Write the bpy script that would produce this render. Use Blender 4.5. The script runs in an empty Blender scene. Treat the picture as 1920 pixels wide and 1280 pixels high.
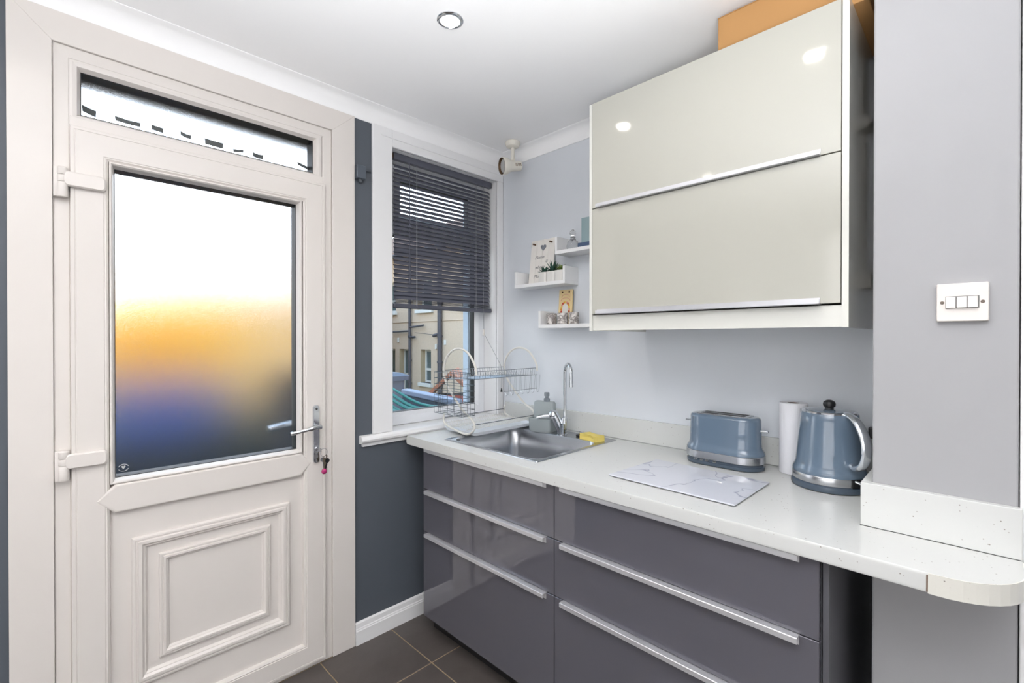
import bpy, bmesh, math, random
from mathutils import Vector, Matrix, geometry
random.seed(7)
SC = bpy.context.scene
COL = SC.collection
R = math.radians

# ------------------------------------------------------------ camera
cd = bpy.data.cameras.new('camera'); cam = bpy.data.objects.new('camera', cd); COL.objects.link(cam)
cam.location = (2.004, -1.896, 1.385)
cam.rotation_euler = (R(90 - 0.296), 0, R(44.892))
cd.sensor_width = 36; cd.lens = 882.2 / 1920 * 36; cd.clip_start = 0.02; cd.clip_end = 200
SC.camera = cam
# ------------------------------------------------------------ world / exposure
W = bpy.data.worlds.new('overcast_sky'); SC.world = W; W.use_nodes = True
nt = W.node_tree; nt.nodes.clear()
wo = nt.nodes.new('ShaderNodeOutputWorld'); bg = nt.nodes.new('ShaderNodeBackground')
tc = nt.nodes.new('ShaderNodeTexCoord'); sp = nt.nodes.new('ShaderNodeSeparateXYZ'); cr = nt.nodes.new('ShaderNodeValToRGB')
nt.links.new(tc.outputs['Generated'], sp.inputs[0]); nt.links.new(sp.outputs['Z'], cr.inputs[0])
cr.color_ramp.elements[0].position = 0.0; cr.color_ramp.elements[0].color = (1.0, 1.0, 1.0, 1)
cr.color_ramp.elements[1].position = 0.75; cr.color_ramp.elements[1].color = (0.50, 0.72, 1.0, 1)
nt.links.new(cr.outputs[0], bg.inputs[0]); bg.inputs[1].default_value = 3.1
nt.links.new(bg.outputs[0], wo.inputs[0])
SC.view_settings.view_transform = 'Standard'; SC.view_settings.look = 'None'
SC.view_settings.exposure = 0.05; SC.view_settings.gamma = 1.0; SC.view_settings.use_curve_mapping = False

def area(name, loc, rot, sx, sy, power, color, shape='RECTANGLE', spread=180):
    l = bpy.data.lights.new(name, 'AREA'); l.shape = shape; l.size = sx
    if shape in ('RECTANGLE', 'ELLIPSE'): l.size_y = sy
    l.energy = power; l.color = color; l.spread = R(spread)
    o = bpy.data.objects.new(name, l); COL.objects.link(o); o.location = loc; o.rotation_euler = rot
    return o
# added soft fill light at the rear of the room, no window modelled
area('rear_fill_light', (2.3, -3.9, 1.55), (R(90), 0, 0), 2.6, 1.5, 29, (1.0, 0.985, 0.97))
# added fill lamp behind the camera, aimed up to brighten the ceiling
_f = area('ceiling_fill_light', (2.2, -2.2, 1.3), (R(180-17), 0, R(45)), 1.0, 1.0, 54, (0.975, 0.985, 1.0), spread=110)
DOWN = [(0.745, -0.925), (1.56, -0.915), (0.745, -1.95), (1.60, -1.95), (2.6, -1.95), (0.8, -3.1), (2.2, -3.1)]
DL_POWER = 1.5

# ------------------------------------------------------------ materials
def lin(v):
    v /= 255.0
    return v / 12.92 if v <= 0.04045 else ((v + 0.055) / 1.055) ** 2.4
def rgb(r, g, b): return (lin(r), lin(g), lin(b), 1)
def mat(name, col, rough=0.5, metal=0.0, bump=0, bscale=200, var=0, vscale=3, coat=0, spec=0.5, bdist=0.001, alpha=None):
    m = bpy.data.materials.new(name); m.use_nodes = True
    n = m.node_tree; b = n.nodes['Principled BSDF']
    b.inputs['Base Color'].default_value = col; b.inputs['Roughness'].default_value = rough
    b.inputs['Metallic'].default_value = metal; b.inputs['Specular IOR Level'].default_value = spec
    b.inputs['Coat Weight'].default_value = coat; b.inputs['Coat Roughness'].default_value = 0.04
    t = n.nodes.new('ShaderNodeTexCoord')
    if bump:
        no = n.nodes.new('ShaderNodeTexNoise'); no.inputs['Scale'].default_value = bscale; no.inputs['Detail'].default_value = 3
        bu = n.nodes.new('ShaderNodeBump'); bu.inputs['Strength'].default_value = bump; bu.inputs['Distance'].default_value = bdist
        n.links.new(t.outputs['Object'], no.inputs[0]); n.links.new(no.outputs[0], bu.inputs['Height']); n.links.new(bu.outputs[0], b.inputs['Normal'])
    if var:
        no = n.nodes.new('ShaderNodeTexNoise'); no.inputs['Scale'].default_value = vscale; no.inputs['Detail'].default_value = 5
        mx = n.nodes.new('ShaderNodeMixRGB'); mx.blend_type = 'MIX'
        mx.inputs[1].default_value = tuple(c * (1 - var) for c in col[:3]) + (1,)
        mx.inputs[2].default_value = tuple(min(1, c * (1 + var)) for c in col[:3]) + (1,)
        n.links.new(t.outputs['Object'], no.inputs[0]); n.links.new(no.outputs[0], mx.inputs[0]); n.links.new(mx.outputs[0], b.inputs['Base Color'])
    return m
M = {}
M['upvc'] = mat('white_upvc', rgb(224, 218, 213), 0.28, var=0.01)
M['upvcwin'] = mat('white_window_plastic', rgb(236, 238, 242), 0.25)
M['paintwhite'] = mat('white_gloss_paint', rgb(238, 238, 239), 0.3, bump=0.1, bscale=60, var=0.02)
M['ceiling'] = mat('ceiling_paint', rgb(251, 251, 252), 0.7, bump=0.05, bscale=30, var=0.01)
M['wall'] = mat('pale_blue_grey_wall_paint', rgb(217, 221, 227), 0.38, bump=0.12, bscale=40, var=0.025, vscale=4)
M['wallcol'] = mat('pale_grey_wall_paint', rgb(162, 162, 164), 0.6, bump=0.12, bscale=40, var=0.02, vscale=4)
M['dark'] = mat('slate_blue_wall_paint', rgb(84, 90, 98), 0.5, bump=0.15, bscale=50, var=0.06, vscale=5)
M['gloss_grey'] = mat('high_gloss_grey', rgb(90, 89, 97), 0.035, spec=0.95)
M['carcass'] = mat('dark_grey_carcass', rgb(88, 88, 93), 0.4)
M['plinth'] = mat('black_plinth', rgb(30, 29, 30), 0.5)
M['cream'] = mat('high_gloss_cream', rgb(178, 177, 168), 0.07)
M['creamside'] = mat('cream_side', rgb(212, 212, 206), 0.12)
M['alu'] = mat('brushed_aluminium', rgb(216, 216, 220), 0.35, metal=0.6)
M['chrome'] = mat('chrome', rgb(215, 218, 222), 0.08, metal=1)
M['steel'] = mat('brushed_steel', rgb(190, 192, 196), 0.27, metal=1, bump=0.04, bscale=300)
M['black'] = mat('black_rubber', rgb(18, 18, 20), 0.5)
M['blk_plastic'] = mat('black_plastic', rgb(28, 29, 32), 0.35)
M['appl'] = mat('slate_blue_enamel', rgb(98, 115, 133), 0.10, coat=0.5)
M['applbase'] = mat('slate_plastic', rgb(72, 84, 98), 0.25)
M['roll'] = mat('paper_towel', rgb(228, 228, 233), 0.9, bump=0.4, bscale=250)
M['blind'] = mat('charcoal_slat', rgb(86, 88, 100), 0.22)
M['cord'] = mat('grey_cord', rgb(130, 132, 140), 0.7)
M['white_wire'] = mat('white_coated_wire', rgb(222, 220, 214), 0.35)
M['wire'] = mat('grey_wire', rgb(150, 156, 162), 0.3, metal=0.6)
M['darkwire'] = mat('dark_wire', rgb(84, 92, 98), 0.35, metal=0.5)
M['soap'] = mat('matt_grey_ceramic', rgb(150, 158, 160), 0.45)
M['sponge'] = mat('yellow_sponge', rgb(226, 205, 112), 0.9, bump=0.8, bscale=300, var=0.08, vscale=60)
M['card'] = mat('cardboard', rgb(178, 134, 84), 0.85, var=0.04, vscale=8)
M['pot'] = mat('white_pot', rgb(226, 224, 220), 0.5)
M['leafdark'] = mat('blue_green_leaf', rgb(44, 78, 66), 0.5, var=0.2, vscale=40)
M['leafgreen'] = mat('olive_leaf', rgb(92, 112, 52), 0.5, var=0.2, vscale=40)
M['signwood'] = mat('whitewashed_wood', rgb(232, 228, 222), 0.7, var=0.04, vscale=20)
M['ink'] = mat('grey_ink', rgb(128, 126, 130), 0.7)
M['heart'] = mat('silver_heart', rgb(150, 150, 155), 0.3, metal=0.7)
M['brown'] = mat('brown_twine', rgb(92, 66, 50), 0.8)
M['cream_fix'] = mat('off_white_enamel', rgb(228, 224, 214), 0.35)
M['bronze'] = mat('aged_bronze', rgb(90, 66, 40), 0.4, metal=0.4)
M['lens'] = mat('frosted_lens', rgb(190, 190, 188), 0.3)
M['pink'] = mat('pink_fob', rgb(172, 44, 106), 0.4)
M['brass'] = mat('key_metal', rgb(130, 120, 105), 0.3, metal=0.9)
M['tape'] = mat('dark_grey_tape', rgb(92, 96, 96), 0.7)
M['navy'] = mat('navy_box', rgb(70, 90, 120), 0.4)
# outdoors
M['harl'] = mat('pebbledash_render', rgb(196, 178, 160), 0.95, bump=0.5, bscale=30, bdist=0.015, var=0.13, vscale=14)
M['harltan'] = mat('ochre_render', rgb(214, 172, 116), 0.95, bump=0.8, bscale=18, bdist=0.03, var=0.08, vscale=8)
M['stone'] = mat('painted_white_stone', rgb(205, 206, 205), 0.8)
M['reveal'] = mat('pale_blue_render', rgb(190, 200, 212), 0.8, bump=0.3, bscale=60)
M['sand'] = mat('sandstone', rgb(176, 158, 130), 0.9)
M['pipe'] = mat('black_iron_pipe', rgb(62, 62, 72), 0.5)
M['glassdark'] = mat('dark_window', rgb(80, 96, 100), 0.1)
M['rooftile'] = mat('brown_roof_tiles', rgb(120, 92, 76), 0.8, var=0.2, vscale=6)
M['bin'] = mat('dark_blue_grey_plastic', rgb(68, 74, 90), 0.5)
M['binlid'] = mat('grey_blue_lid', rgb(120, 130, 150), 0.45)
M['hose'] = mat('teal_hose', rgb(44, 128, 120), 0.35)
M['red'] = mat('red_brown_boards', rgb(140, 72, 60), 0.7, var=0.1, vscale=10)
M['terracotta'] = mat('terracotta_edge', rgb(150, 96, 72), 0.7)
M['bluebox'] = mat('blue_plastic', rgb(60, 84, 146), 0.4)
M['yellow'] = mat('yellow_leaves', rgb(250, 208, 64), 0.8, var=0.12, vscale=4)
_n = M['yellow'].node_tree; _t = _n.nodes.new('ShaderNodeBsdfTranslucent'); _t.inputs[0].default_value = rgb(255, 214, 60); _m = _n.nodes.new('ShaderNodeMixShader'); _m.inputs[0].default_value = 0.5
_n.links.new(_n.nodes['Principled BSDF'].outputs[0], _m.inputs[1]); _n.links.new(_t.outputs[0], _m.inputs[2]); _n.links.new(_m.outputs[0], _n.nodes['Material Output'].inputs[0])
M['bark'] = mat('dark_bark', rgb(70, 56, 46), 0.9)
M['paving'] = mat('patio', rgb(96, 96, 92), 0.9, var=0.2, vscale=3)
M['grass'] = mat('grass', rgb(70, 90, 62), 0.95, var=0.25, vscale=20)
M['hedge'] = mat('dark_hedge_leaves', rgb(44, 60, 50), 0.9, var=0.3, vscale=20)
M['wood'] = mat('dark_post_wood', rgb(48, 48, 56), 0.8)

def floor_tile_mat():
    m = mat('dark_slate_tile', rgb(84, 78, 75), 0.42, bump=0.5, bscale=14, bdist=0.004, var=0.22, vscale=9)
    return m
M['tile'] = floor_tile_mat(); M['grout'] = mat('tan_grout', rgb(160, 140, 112), 0.9, var=0.3, vscale=3)

def worktop_mat(name, base, rough):
    m = mat(name, base, rough); n = m.node_tree; b = n.nodes['Principled BSDF']
    t = n.nodes.new('ShaderNodeTexCoord')
    v = n.nodes.new('ShaderNodeTexVoronoi'); v.inputs['Scale'].default_value = 75
    r = n.nodes.new('ShaderNodeValToRGB'); r.color_ramp.elements[0].position = 0.06; r.color_ramp.elements[0].color = (1, 1, 1, 1)
    r.color_ramp.elements[1].position = 0.13; r.color_ramp.elements[1].color = (0, 0, 0, 1)
    v2 = n.nodes.new('ShaderNodeTexNoise'); v2.inputs['Scale'].default_value = 30
    r2 = n.nodes.new('ShaderNodeValToRGB'); r2.color_ramp.elements[0].position = 0.47; r2.color_ramp.elements[1].position = 0.56
    mu = n.nodes.new('ShaderNodeMath'); mu.operation = 'MULTIPLY'
    mx = n.nodes.new('ShaderNodeMixRGB'); mx.inputs[1].default_value = base; mx.inputs[2].default_value = rgb(140, 134, 126)
    n.links.new(t.outputs['Object'], v.inputs[0]); n.links.new(t.outputs['Object'], v2.inputs[0])
    n.links.new(v.outputs['Distance'], r.inputs[0]); n.links.new(v2.outputs[0], r2.inputs[0])
    n.links.new(r.outputs[0], mu.inputs[0]); n.links.new(r2.outputs[0], mu.inputs[1])
    n.links.new(mu.outputs[0], mx.inputs[0]); n.links.new(mx.outputs[0], b.inputs['Base Color'])
    return m
M['worktop'] = worktop_mat('speckled_white_laminate', rgb(207, 208, 206), 0.22)
M['edging'] = worktop_mat('speckled_edging', rgb(214, 212, 204), 0.3)

def marble(name, base, vein, scale, rough, width=0.04):
    m = mat(name, base, rough); n = m.node_tree; b = n.nodes['Principled BSDF']
    t = n.nodes.new('ShaderNodeTexCoord'); no = n.nodes.new('ShaderNodeTexNoise')
    no.inputs['Scale'].default_value = scale; no.inputs['Detail'].default_value = 3; no.inputs['Distortion'].default_value = 1.1
    s = n.nodes.new('ShaderNodeMath'); s.operation = 'SUBTRACT'; s.inputs[1].default_value = 0.5
    a = n.nodes.new('ShaderNodeMath'); a.operation = 'ABSOLUTE'
    r = n.nodes.new('ShaderNodeValToRGB'); r.color_ramp.elements[0].position = 0; r.color_ramp.elements[0].color = vein
    r.color_ramp.elements[1].position = width; r.color_ramp.elements[1].color = base
    n.links.new(t.outputs['Object'], no.inputs[0]); n.links.new(no.outputs[0], s.inputs[0]); n.links.new(s.outputs[0], a.inputs[0])
    n.links.new(a.outputs[0], r.inputs[0]); n.links.new(r.outputs[0], b.inputs['Base Color'])
    return m
M['marble'] = marble('printed_white_marble_glass', rgb(204, 206, 215), rgb(158, 160, 176), 3.2, 0.05, 0.011)
M['marblecup'] = marble('grey_marble_pattern', rgb(215, 210, 206), rgb(120, 112, 110), 28, 0.4, 0.12)

def glass_clear():
    m = bpy.data.materials.new('clear_glass'); m.use_nodes = True; n = m.node_tree; n.nodes.clear()
    o = n.nodes.new('ShaderNodeOutputMaterial'); mx = n.nodes.new('ShaderNodeMixShader'); tr = n.nodes.new('ShaderNodeBsdfTransparent')
    gl = n.nodes.new('ShaderNodeBsdfGlossy'); gl.inputs['Roughness'].default_value = 0.0; fr = n.nodes.new('ShaderNodeFresnel'); fr.inputs[0].default_value = 1.3
    tr.inputs[0].default_value = (0.96, 0.98, 0.98, 1)
    n.links.new(fr.outputs[0], mx.inputs[0]); n.links.new(tr.outputs[0], mx.inputs[1]); n.links.new(gl.outputs[0], mx.inputs[2]); n.links.new(mx.outputs[0], o.inputs[0])
    return m
M['glass'] = glass_clear()
def glass_frost(name, rough, bump, scale):
    m = bpy.data.materials.new(name); m.use_nodes = True; n = m.node_tree; n.nodes.clear()
    o = n.nodes.new('ShaderNodeOutputMaterial'); g = n.nodes.new('ShaderNodeBsdfGlass'); g.inputs['Roughness'].default_value = rough; g.inputs['IOR'].default_value = 1.45
    t = n.nodes.new('ShaderNodeTexCoord'); no = n.nodes.new('ShaderNodeTexNoise'); no.inputs['Scale'].default_value = scale; no.inputs['Detail'].default_value = 1
    b = n.nodes.new('ShaderNodeBump'); b.inputs['Strength'].default_value = bump; b.inputs['Distance'].default_value = 0.002
    n.links.new(t.outputs['Object'], no.inputs[0]); n.links.new(no.outputs[0], b.inputs['Height']); n.links.new(b.outputs[0], g.inputs['Normal']); n.links.new(g.outputs[0], o.inputs[0])
    return m
M['frost'] = glass_frost('stippled_obscure_glass', 0.15, 0.20, 800)
def glass_real():
    m = bpy.data.materials.new('bottle_glass'); m.use_nodes = True; b = m.node_tree.nodes['Principled BSDF']
    b.inputs['Transmission Weight'].default_value = 1; b.inputs['Roughness'].default_value = 0.02; b.inputs['IOR'].default_value = 1.3
    return m
M['bottle'] = glass_real()
def emit(name, col, s):
    m = bpy.data.materials.new(name); m.use_nodes = True; n = m.node_tree; n.nodes.clear()
    o = n.nodes.new('ShaderNodeOutputMaterial'); e = n.nodes.new('ShaderNodeEmission'); e.inputs[0].default_value = col; e.inputs[1].default_value = s
    n.links.new(e.outputs[0], o.inputs[0]); return m
M['lamp'] = emit('lit_lamp', (1, 0.97, 0.9, 1), 14)

# ------------------------------------------------------------ mesh helpers
def nb(): return bmesh.new()
def box(bm, x0, x1, y0, y1, z0, z1):
    r = bmesh.ops.create_cube(bm, size=1)
    bmesh.ops.transform(bm, matrix=Matrix.Translation(((x0+x1)/2, (y0+y1)/2, (z0+z1)/2)) @ Matrix.Diagonal((abs(x1-x0), abs(y1-y0), abs(z1-z0), 1)), verts=r['verts'])
    return r['verts']
def bbox(bm, x0, x1, y0, y1, z0, z1, bev=0.002, seg=2):
    t = nb(); box(t, x0, x1, y0, y1, z0, z1)
    bmesh.ops.bevel(t, geom=t.edges[:], offset=bev, segments=seg, profile=0.5, affect='EDGES')
    merge(bm, t)
def merge(bm, t, mtx=None):
    if mtx is not None: bmesh.ops.transform(t, matrix=mtx, verts=t.verts[:])
    me = bpy.data.meshes.new('tmp'); t.to_mesh(me); t.free(); bm.from_mesh(me); bpy.data.meshes.remove(me)
def loft(bm, loops, cap0=True, cap1=True, close=False):
    vs = [[bm.verts.new(p) for p in L] for L in loops]
    n = len(vs[0]); rows = len(vs)
    for i in range(rows if close else rows - 1):
        a, b = vs[i], vs[(i+1) % rows]
        for j in range(n): bm.faces.new((a[j], a[(j+1) % n], b[(j+1) % n], b[j]))
    if not close:
        if cap0: bm.faces.new(list(reversed(vs[0])))
        if cap1: bm.faces.new(vs[-1])
def tube(bm, pts, r, n=8, closed=False, caps=True):
    pts = [Vector(p) for p in pts]; N = len(pts); loops = []
    rr = r if isinstance(r, (list, tuple)) else [r] * N
    prev = None
    for i, p in enumerate(pts):
        if closed: t = (pts[(i+1) % N] - pts[i-1]).normalized()
        elif i == 0: t = (pts[1] - p).normalized()
        elif i == N-1: t = (p - pts[-2]).normalized()
        else: t = ((pts[i+1] - p).normalized() + (p - pts[i-1]).normalized()).normalized()
        if prev is None:
            up = Vector((0, 0, 1)) if abs(t.z) < 0.9 else Vector((1, 0, 0))
            a = t.cross(up).normalized()
        else:
            a = (prev - t * prev.dot(t))
            a = a.normalized() if a.length > 1e-6 else t.orthogonal().normalized()
        prev = a; b = t.cross(a)
        loops.append([p + (a * math.cos(2*math.pi*k/n) + b * math.sin(2*math.pi*k/n)) * rr[i] for k in range(n)])
    loft(bm, loops, caps, caps, closed)
def lathe(bm, prof, c=(0, 0, 0), n=40, cap0=True, cap1=True):
    loft(bm, [[(c[0] + r*math.cos(2*math.pi*k/n), c[1] + r*math.sin(2*math.pi*k/n), c[2] + z) for k in range(n)] for r, z in prof], cap0, cap1)
def spline(pts, sub=6, closed=False):
    P = [Vector(p) for p in pts]; out = []; N = len(P)
    rng = range(N) if closed else range(N-1)
    for i in rng:
        if closed: p0, p1, p2, p3 = P[i-1], P[i], P[(i+1) % N], P[(i+2) % N]
        else: p0 = P[max(i-1, 0)]; p1 = P[i]; p2 = P[i+1]; p3 = P[min(i+2, N-1)]
        for s in range(sub):
            t = s/sub
            out.append(0.5*((2*p1) + (-p0+p2)*t + (2*p0-5*p1+4*p2-p3)*t*t + (-p0+3*p1-3*p2+p3)*t**3))
    if not closed: out.append(P[-1])
    return out
def rrect(cx, cy, hx, hy, r, z, n=6):
    out = []
    for (sx, sy, a0) in ((1, 1, 0), (-1, 1, 90), (-1, -1, 180), (1, -1, 270)):
        for k in range(n+1):
            a = R(a0 + 90*k/n); out.append((cx + sx*(hx-r) + r*math.cos(a), cy + sy*(hy-r) + r*math.sin(a), z))
    return out
def ring(bm, y0, y1, z0, z1, prof, closed=True):
    """sweep a profile (inset, x) round a rectangle in the plane of the window wall, mitred at the corners"""
    loft(bm, [[(x, y0+i, z0+i), (x, y1-i, z0+i), (x, y1-i, z1-i), (x, y0+i, z1-i)] for i, x in prof], False, False, closed)
def obj(name, bm, m, parent=None, smooth=False, label=None):
    bmesh.ops.recalc_face_normals(bm, faces=bm.faces[:])
    me = bpy.data.meshes.new(name); bm.to_mesh(me); bm.free()
    if m: me.materials.append(M[m] if isinstance(m, str) else m)
    if smooth:
        for p in me.polygons: p.use_smooth = True
        try: me.set_sharp_from_angle(angle=R(38))
        except Exception: pass
    o = bpy.data.objects.new(name, me); COL.objects.link(o)
    if parent:
        o.parent = parent
        if any(abs(v) > 0 for v in parent_world(parent)): o.location = -Vector(parent_world(parent))
    if label: o['label'] = label
    return o
def parent_world(p):
    v = Vector((0, 0, 0))
    while p: v += p.location; p = p.parent
    return v
def thing(name, label, cat, loc=(0, 0, 0), group=None):
    o = bpy.data.objects.new(name, None); COL.objects.link(o); o.location = loc; o.empty_display_size = 0.05
    o['label'] = label; o['category'] = cat
    if group: o['group'] = group
    return o
def tag(o, label, cat, group=None):
    o['label'] = label; o['category'] = cat
    if group: o['group'] = group
    return o
def struct(o, label=None):
    o['kind'] = 'structure'
    if label: o['label'] = label
    return o
def sempty(name, loc=(0, 0, 0), label=None):
    o = bpy.data.objects.new(name, None); COL.objects.link(o); o.location = loc; return struct(o, label)
def wallbox(bm, rects, x0, x1):
    for (y0, y1, z0, z1) in rects: box(bm, x0, x1, y0, y1, z0, z1)

# ============================================================ SETTING
H = 2.45; YB = 0.03; WT = 0.21
DY0, DY1, DZ1 = -1.867, -0.999, 2.29            # door opening
WY0, WY1, WZ0, WZ1 = -0.706, -0.015, 0.945, 2.30  # window opening
b = nb(); wallbox(b, [(-4.2, DY0, -0.15, H), (DY0, DY1, DZ1, H), (DY1, WY0, -0.15, H), (WY0, WY1, -0.15, WZ0-0.04), (WY0, WY1, WZ1, H), (WY1, YB+0.2, -0.15, H), (DY0, DY1, -0.15, -0.001)], -WT, 0)
struct(obj('wall_left', b, 'dark'), 'slate blue painted wall holding the back door and the window')
b = nb(); box(b, 0, 4.2, YB, YB+0.2, -0.15, H)
struct(obj('wall_back', b, 'wall'), 'pale blue-grey painted wall above the sink and worktop')
CX0, CX1, CY = 1.812, 2.063, -0.42
b = nb(); bbox(b, CX0, CX1, CY, YB-0.001, 0.0, H-0.001, 0.004)
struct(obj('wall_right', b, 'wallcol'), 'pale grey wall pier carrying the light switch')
b = nb(); box(b, 4.0, 4.2, -4.2, YB, 0, H); struct(obj('wall_side', b, 'ceiling'))
b = nb(); box(b, 0, 4.0, -4.2, -4.0, 0, H); struct(obj('wall_rear', b, 'ceiling'))
b = nb(); box(b, -WT, 4.2, -4.2, YB+0.2, H, H+0.15); struct(obj('ceiling', b, 'ceiling'), 'white painted ceiling')
b = nb(); box(b, 0, 4.0, -4.0, YB, -0.12, -0.0022); fl = struct(obj('floor', b, 'grout'), 'dark slate-look tiled floor with tan grout')
# tiles
def tile_mesh(w, d, name='tile'):
    t = nb(); bbox(t, -w/2, w/2, -d/2, d/2, -0.012, 0.0, 0.0015, 1); return t
T = 0.338; g = 0.0045; shared = None
for i in range(-1, 11):
    for j in range(0, 12):
        x0 = 0.342 + (i-0)*T; y1 = -0.715 + (2-j)*T
        xa, xb = max(x0, 0.0)+g/2, min(x0+T, 4.0)-g/2; ya, yb = max(y1-T, -4.0)+g/2, min(y1, YB)-g/2
        if xb-xa < 0.02 or yb-ya < 0.02: continue
        full = abs((xb-xa)-(T-g)) < 1e-4 and abs((yb-ya)-(T-g)) < 1e-4
        if full and shared:
            o = bpy.data.objects.new('tile', shared); COL.objects.link(o); o.parent = fl; o.location = ((xa+xb)/2, (ya+yb)/2, 0)
        else:
            o = obj('tile', tile_mesh(xb-xa, yb-ya), 'tile', fl); o.location = ((xa+xb)/2, (ya+yb)/2, 0)
            if full: shared = o.data
# baseboard
def prism_y(bm, prof, y0, y1):   # profile (x,z) extruded along y
    loft(bm, [[(x, y0, z) for x, z in prof], [(x, y1, z) for x, z in prof]])
def prism_x(bm, prof, x0, x1):   # profile (y,z) along x
    loft(bm, [[(x0, y, z) for y, z in prof], [(x1, y, z) for y, z in prof]])
SK = [(0.0005, 0.0), (0.016, 0.0), (0.016, 0.062), (0.013, 0.066), (0.013, 0.070), (0.010, 0.074), (0.009, 0.094), (0.004, 0.100), (0.0005, 0.100)]
b = nb(); prism_y(b, SK, -0.894, YB-0.02); struct(obj('baseboard_left', b, 'paintwhite'), 'white moulded skirting board under the slate wall')
# coving
C = 0.068; n = 8
cv = [(0.0005, H-C), (0.004, H-C)] + [(0.006 + (C-0.012)*(1-math.cos(R(90*k/n)))*0.9, H-C+0.004 + (C-0.010)*math.sin(R(90*k/n))) for k in range(n+1)] + [(C, H-0.003), (C, H-0.0005), (0.0005, H-0.0005)]
b = nb(); prism_y(b, cv, -4.0, YB-0.001); struct(obj('trim_1', b, 'ceiling', smooth=True), 'white coving along the door wall')
cb = [(YB-x*0.85, z) for x, z in cv]
b = nb(); prism_x(b, cb, 0.001, CX0-0.001); struct(obj('trim_2', b, 'ceiling', smooth=True), 'white coving along the sink wall')
# door architrave (wide flat pvc) and white head panel
b = nb()
A0, A1, AT = -1.962, -0.896, 2.383
for P in ([(A0, -0.0), (DY0, -0.0), (DY0, DZ1), (A0, AT)], [(A1, -0.0), (DY1, -0.0), (DY1, DZ1), (A1, AT)], [(A0, AT), (DY0, DZ1), (DY1, DZ1), (A1, AT)]):
    t = nb(); loft(t, [[(0.0005, y, max(z, 0.001)) for y, z in P], [(0.012, y, max(z, 0.001)) for y, z in P]])
    bmesh.ops.recalc_face_normals(t, faces=t.faces[:])
    bmesh.ops.bevel(t, geom=t.edges[:], offset=0.0012, segments=1, affect='EDGES'); merge(b, t)
struct(obj('trim_3', b, 'upvc'), 'wide white plastic architrave round the door')
# window architrave
b = nb()
bbox(b, 0.0005, 0.016, -0.809, WY0, WZ0, 2.382, 0.003); bbox(b, 0.0005, 0.010, -0.76, WY0+0.001, WZ0, 2.30, 0.002)
bbox(b, 0.0005, 0.016, WY0, YB-0.002, WZ1, 2.382, 0.003); bbox(b, 0.0005, 0.020, -0.765, YB-0.002, 2.338, 2.345, 0.002)
bbox(b, 0.0005, 0.016, WY1, YB-0.002, WZ0, WZ1, 0.003)
struct(obj('trim_4', b, 'paintwhite'), 'white painted architrave round the window')
# end trim of the opening on the right
b = nb(); bbox(b, 2.0645, 2.16, CY-0.006, CY+0.3, 0, H-0.002, 0.003); struct(obj('trim_5', b, 'paintwhite'), 'white door casing beyond the wall pier')

# ------------------------------------------------------------ DOOR
door = sempty('door_1', (0, 0, 0), 'white plastic back door with frosted glass, transom light above')
b = nb()   # outer frame + transom rail
ring(b, DY0+0.001, DY1-0.001, 0.001, DZ1-0.001, [(0, -0.07), (0, 0.004), (0.003, 0.006), (0.035, 0.006), (0.039, 0.003), (0.041, -0.02), (0.041, -0.07)])
bbox(b, -0.07, 0.006, DY0+0.036, DY1-0.036, 2.046, 2.078, 0.003)
obj('door_frame', b, 'upvc', door)
# transom light
b = nb(); ring(b, -1.8335, -1.042, 2.0595, 2.2575, [(0, -0.06), (0, 0.004), (0.012, 0.0055), (0.022, 0.004), (0.031, -0.012), (0.031, -0.06)])
obj('glazing_bead', b, 'upvc', door)
TY0, TY1, TZ0, TZ1 = -1.802, -1.074, 2.091, 2.226
b = nb(); ring(b, TY0-0.001, TY1+0.001, TZ0-0.001, TZ1+0.001, [(0, -0.068), (0, -0.012), (0.0025, -0.012), (0.003, -0.068)]); obj('gasket', b, 'black', door)
b = nb(); box(b, -0.062, -0.056, TY0, TY1, TZ0, TZ1); tp = obj('glass_pane', b, 'frost', door, label='narrow frosted transom pane with torn tape scraps')
# tape scraps on the transom
scr = [((-1.797, 2.118), (-1.765, 2.108), 0.016, -10), ((-1.716, 2.112), (-1.651, 2.110), 0.011, -4), ((-1.619, 2.113), (-1.588, 2.110), 0.013, -4), ((-1.536, 2.118), (-1.506, 2.112), 0.011, -16),
       ((-1.461, 2.112), (-1.404, 2.110), 0.016, -2), ((-1.368, 2.104), (-1.335, 2.110), 0.008, 14), ((-1.299, 2.108), (-1.264, 2.106), 0.013, -2), ((-1.128, 2.118), (-1.085, 2.107), 0.010, -30)]
for (a, c_, h, _) in scr:
    a, c_ = [(-1.896+(q[0]+1.896)*1.0123, 1.385+(q[1]-1.385)*1.0123+0.005) for q in (a, c_)]
    b = nb(); y0, z0 = a; y1, z1 = c_; ym = (y0+y1)/2; zm = (z0+z1)/2+random.uniform(-.002, .002)
    h *= 1.3; P = [(y0, z0-h/2), (ym, zm-h/2), (y1, z1-h/2), (y1+0.001, z1+h/2), (ym, zm+h/2-0.001), (y0-0.002, z0+h/2)]
    loft(b, [[(-0.0555, y, z) for y, z in P], [(-0.0550, y, z) for y, z in P]]); obj('tape_scrap', b, 'tape', door)
# sash
SY0, SY1, SZ0, SZ1 = -1.829, -1.035, 0.022, 2.045
b = nb()
ring(b, SY0, SY1, SZ0, SZ1, [(0, -0.055), (0, 0.018), (0.002, 0.021), (0.010, 0.021), (0.011, 0.0195), (0.013, 0.0195), (0.014, 0.021), (0.078, 0.021), (0.080, 0.0195), (0.082, 0.0195), (0.084, 0.0205), (0.090, 0.016), (0.094, -0.002), (0.094, -0.055)])
obj('sash', b, 'upvc', door)
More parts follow.
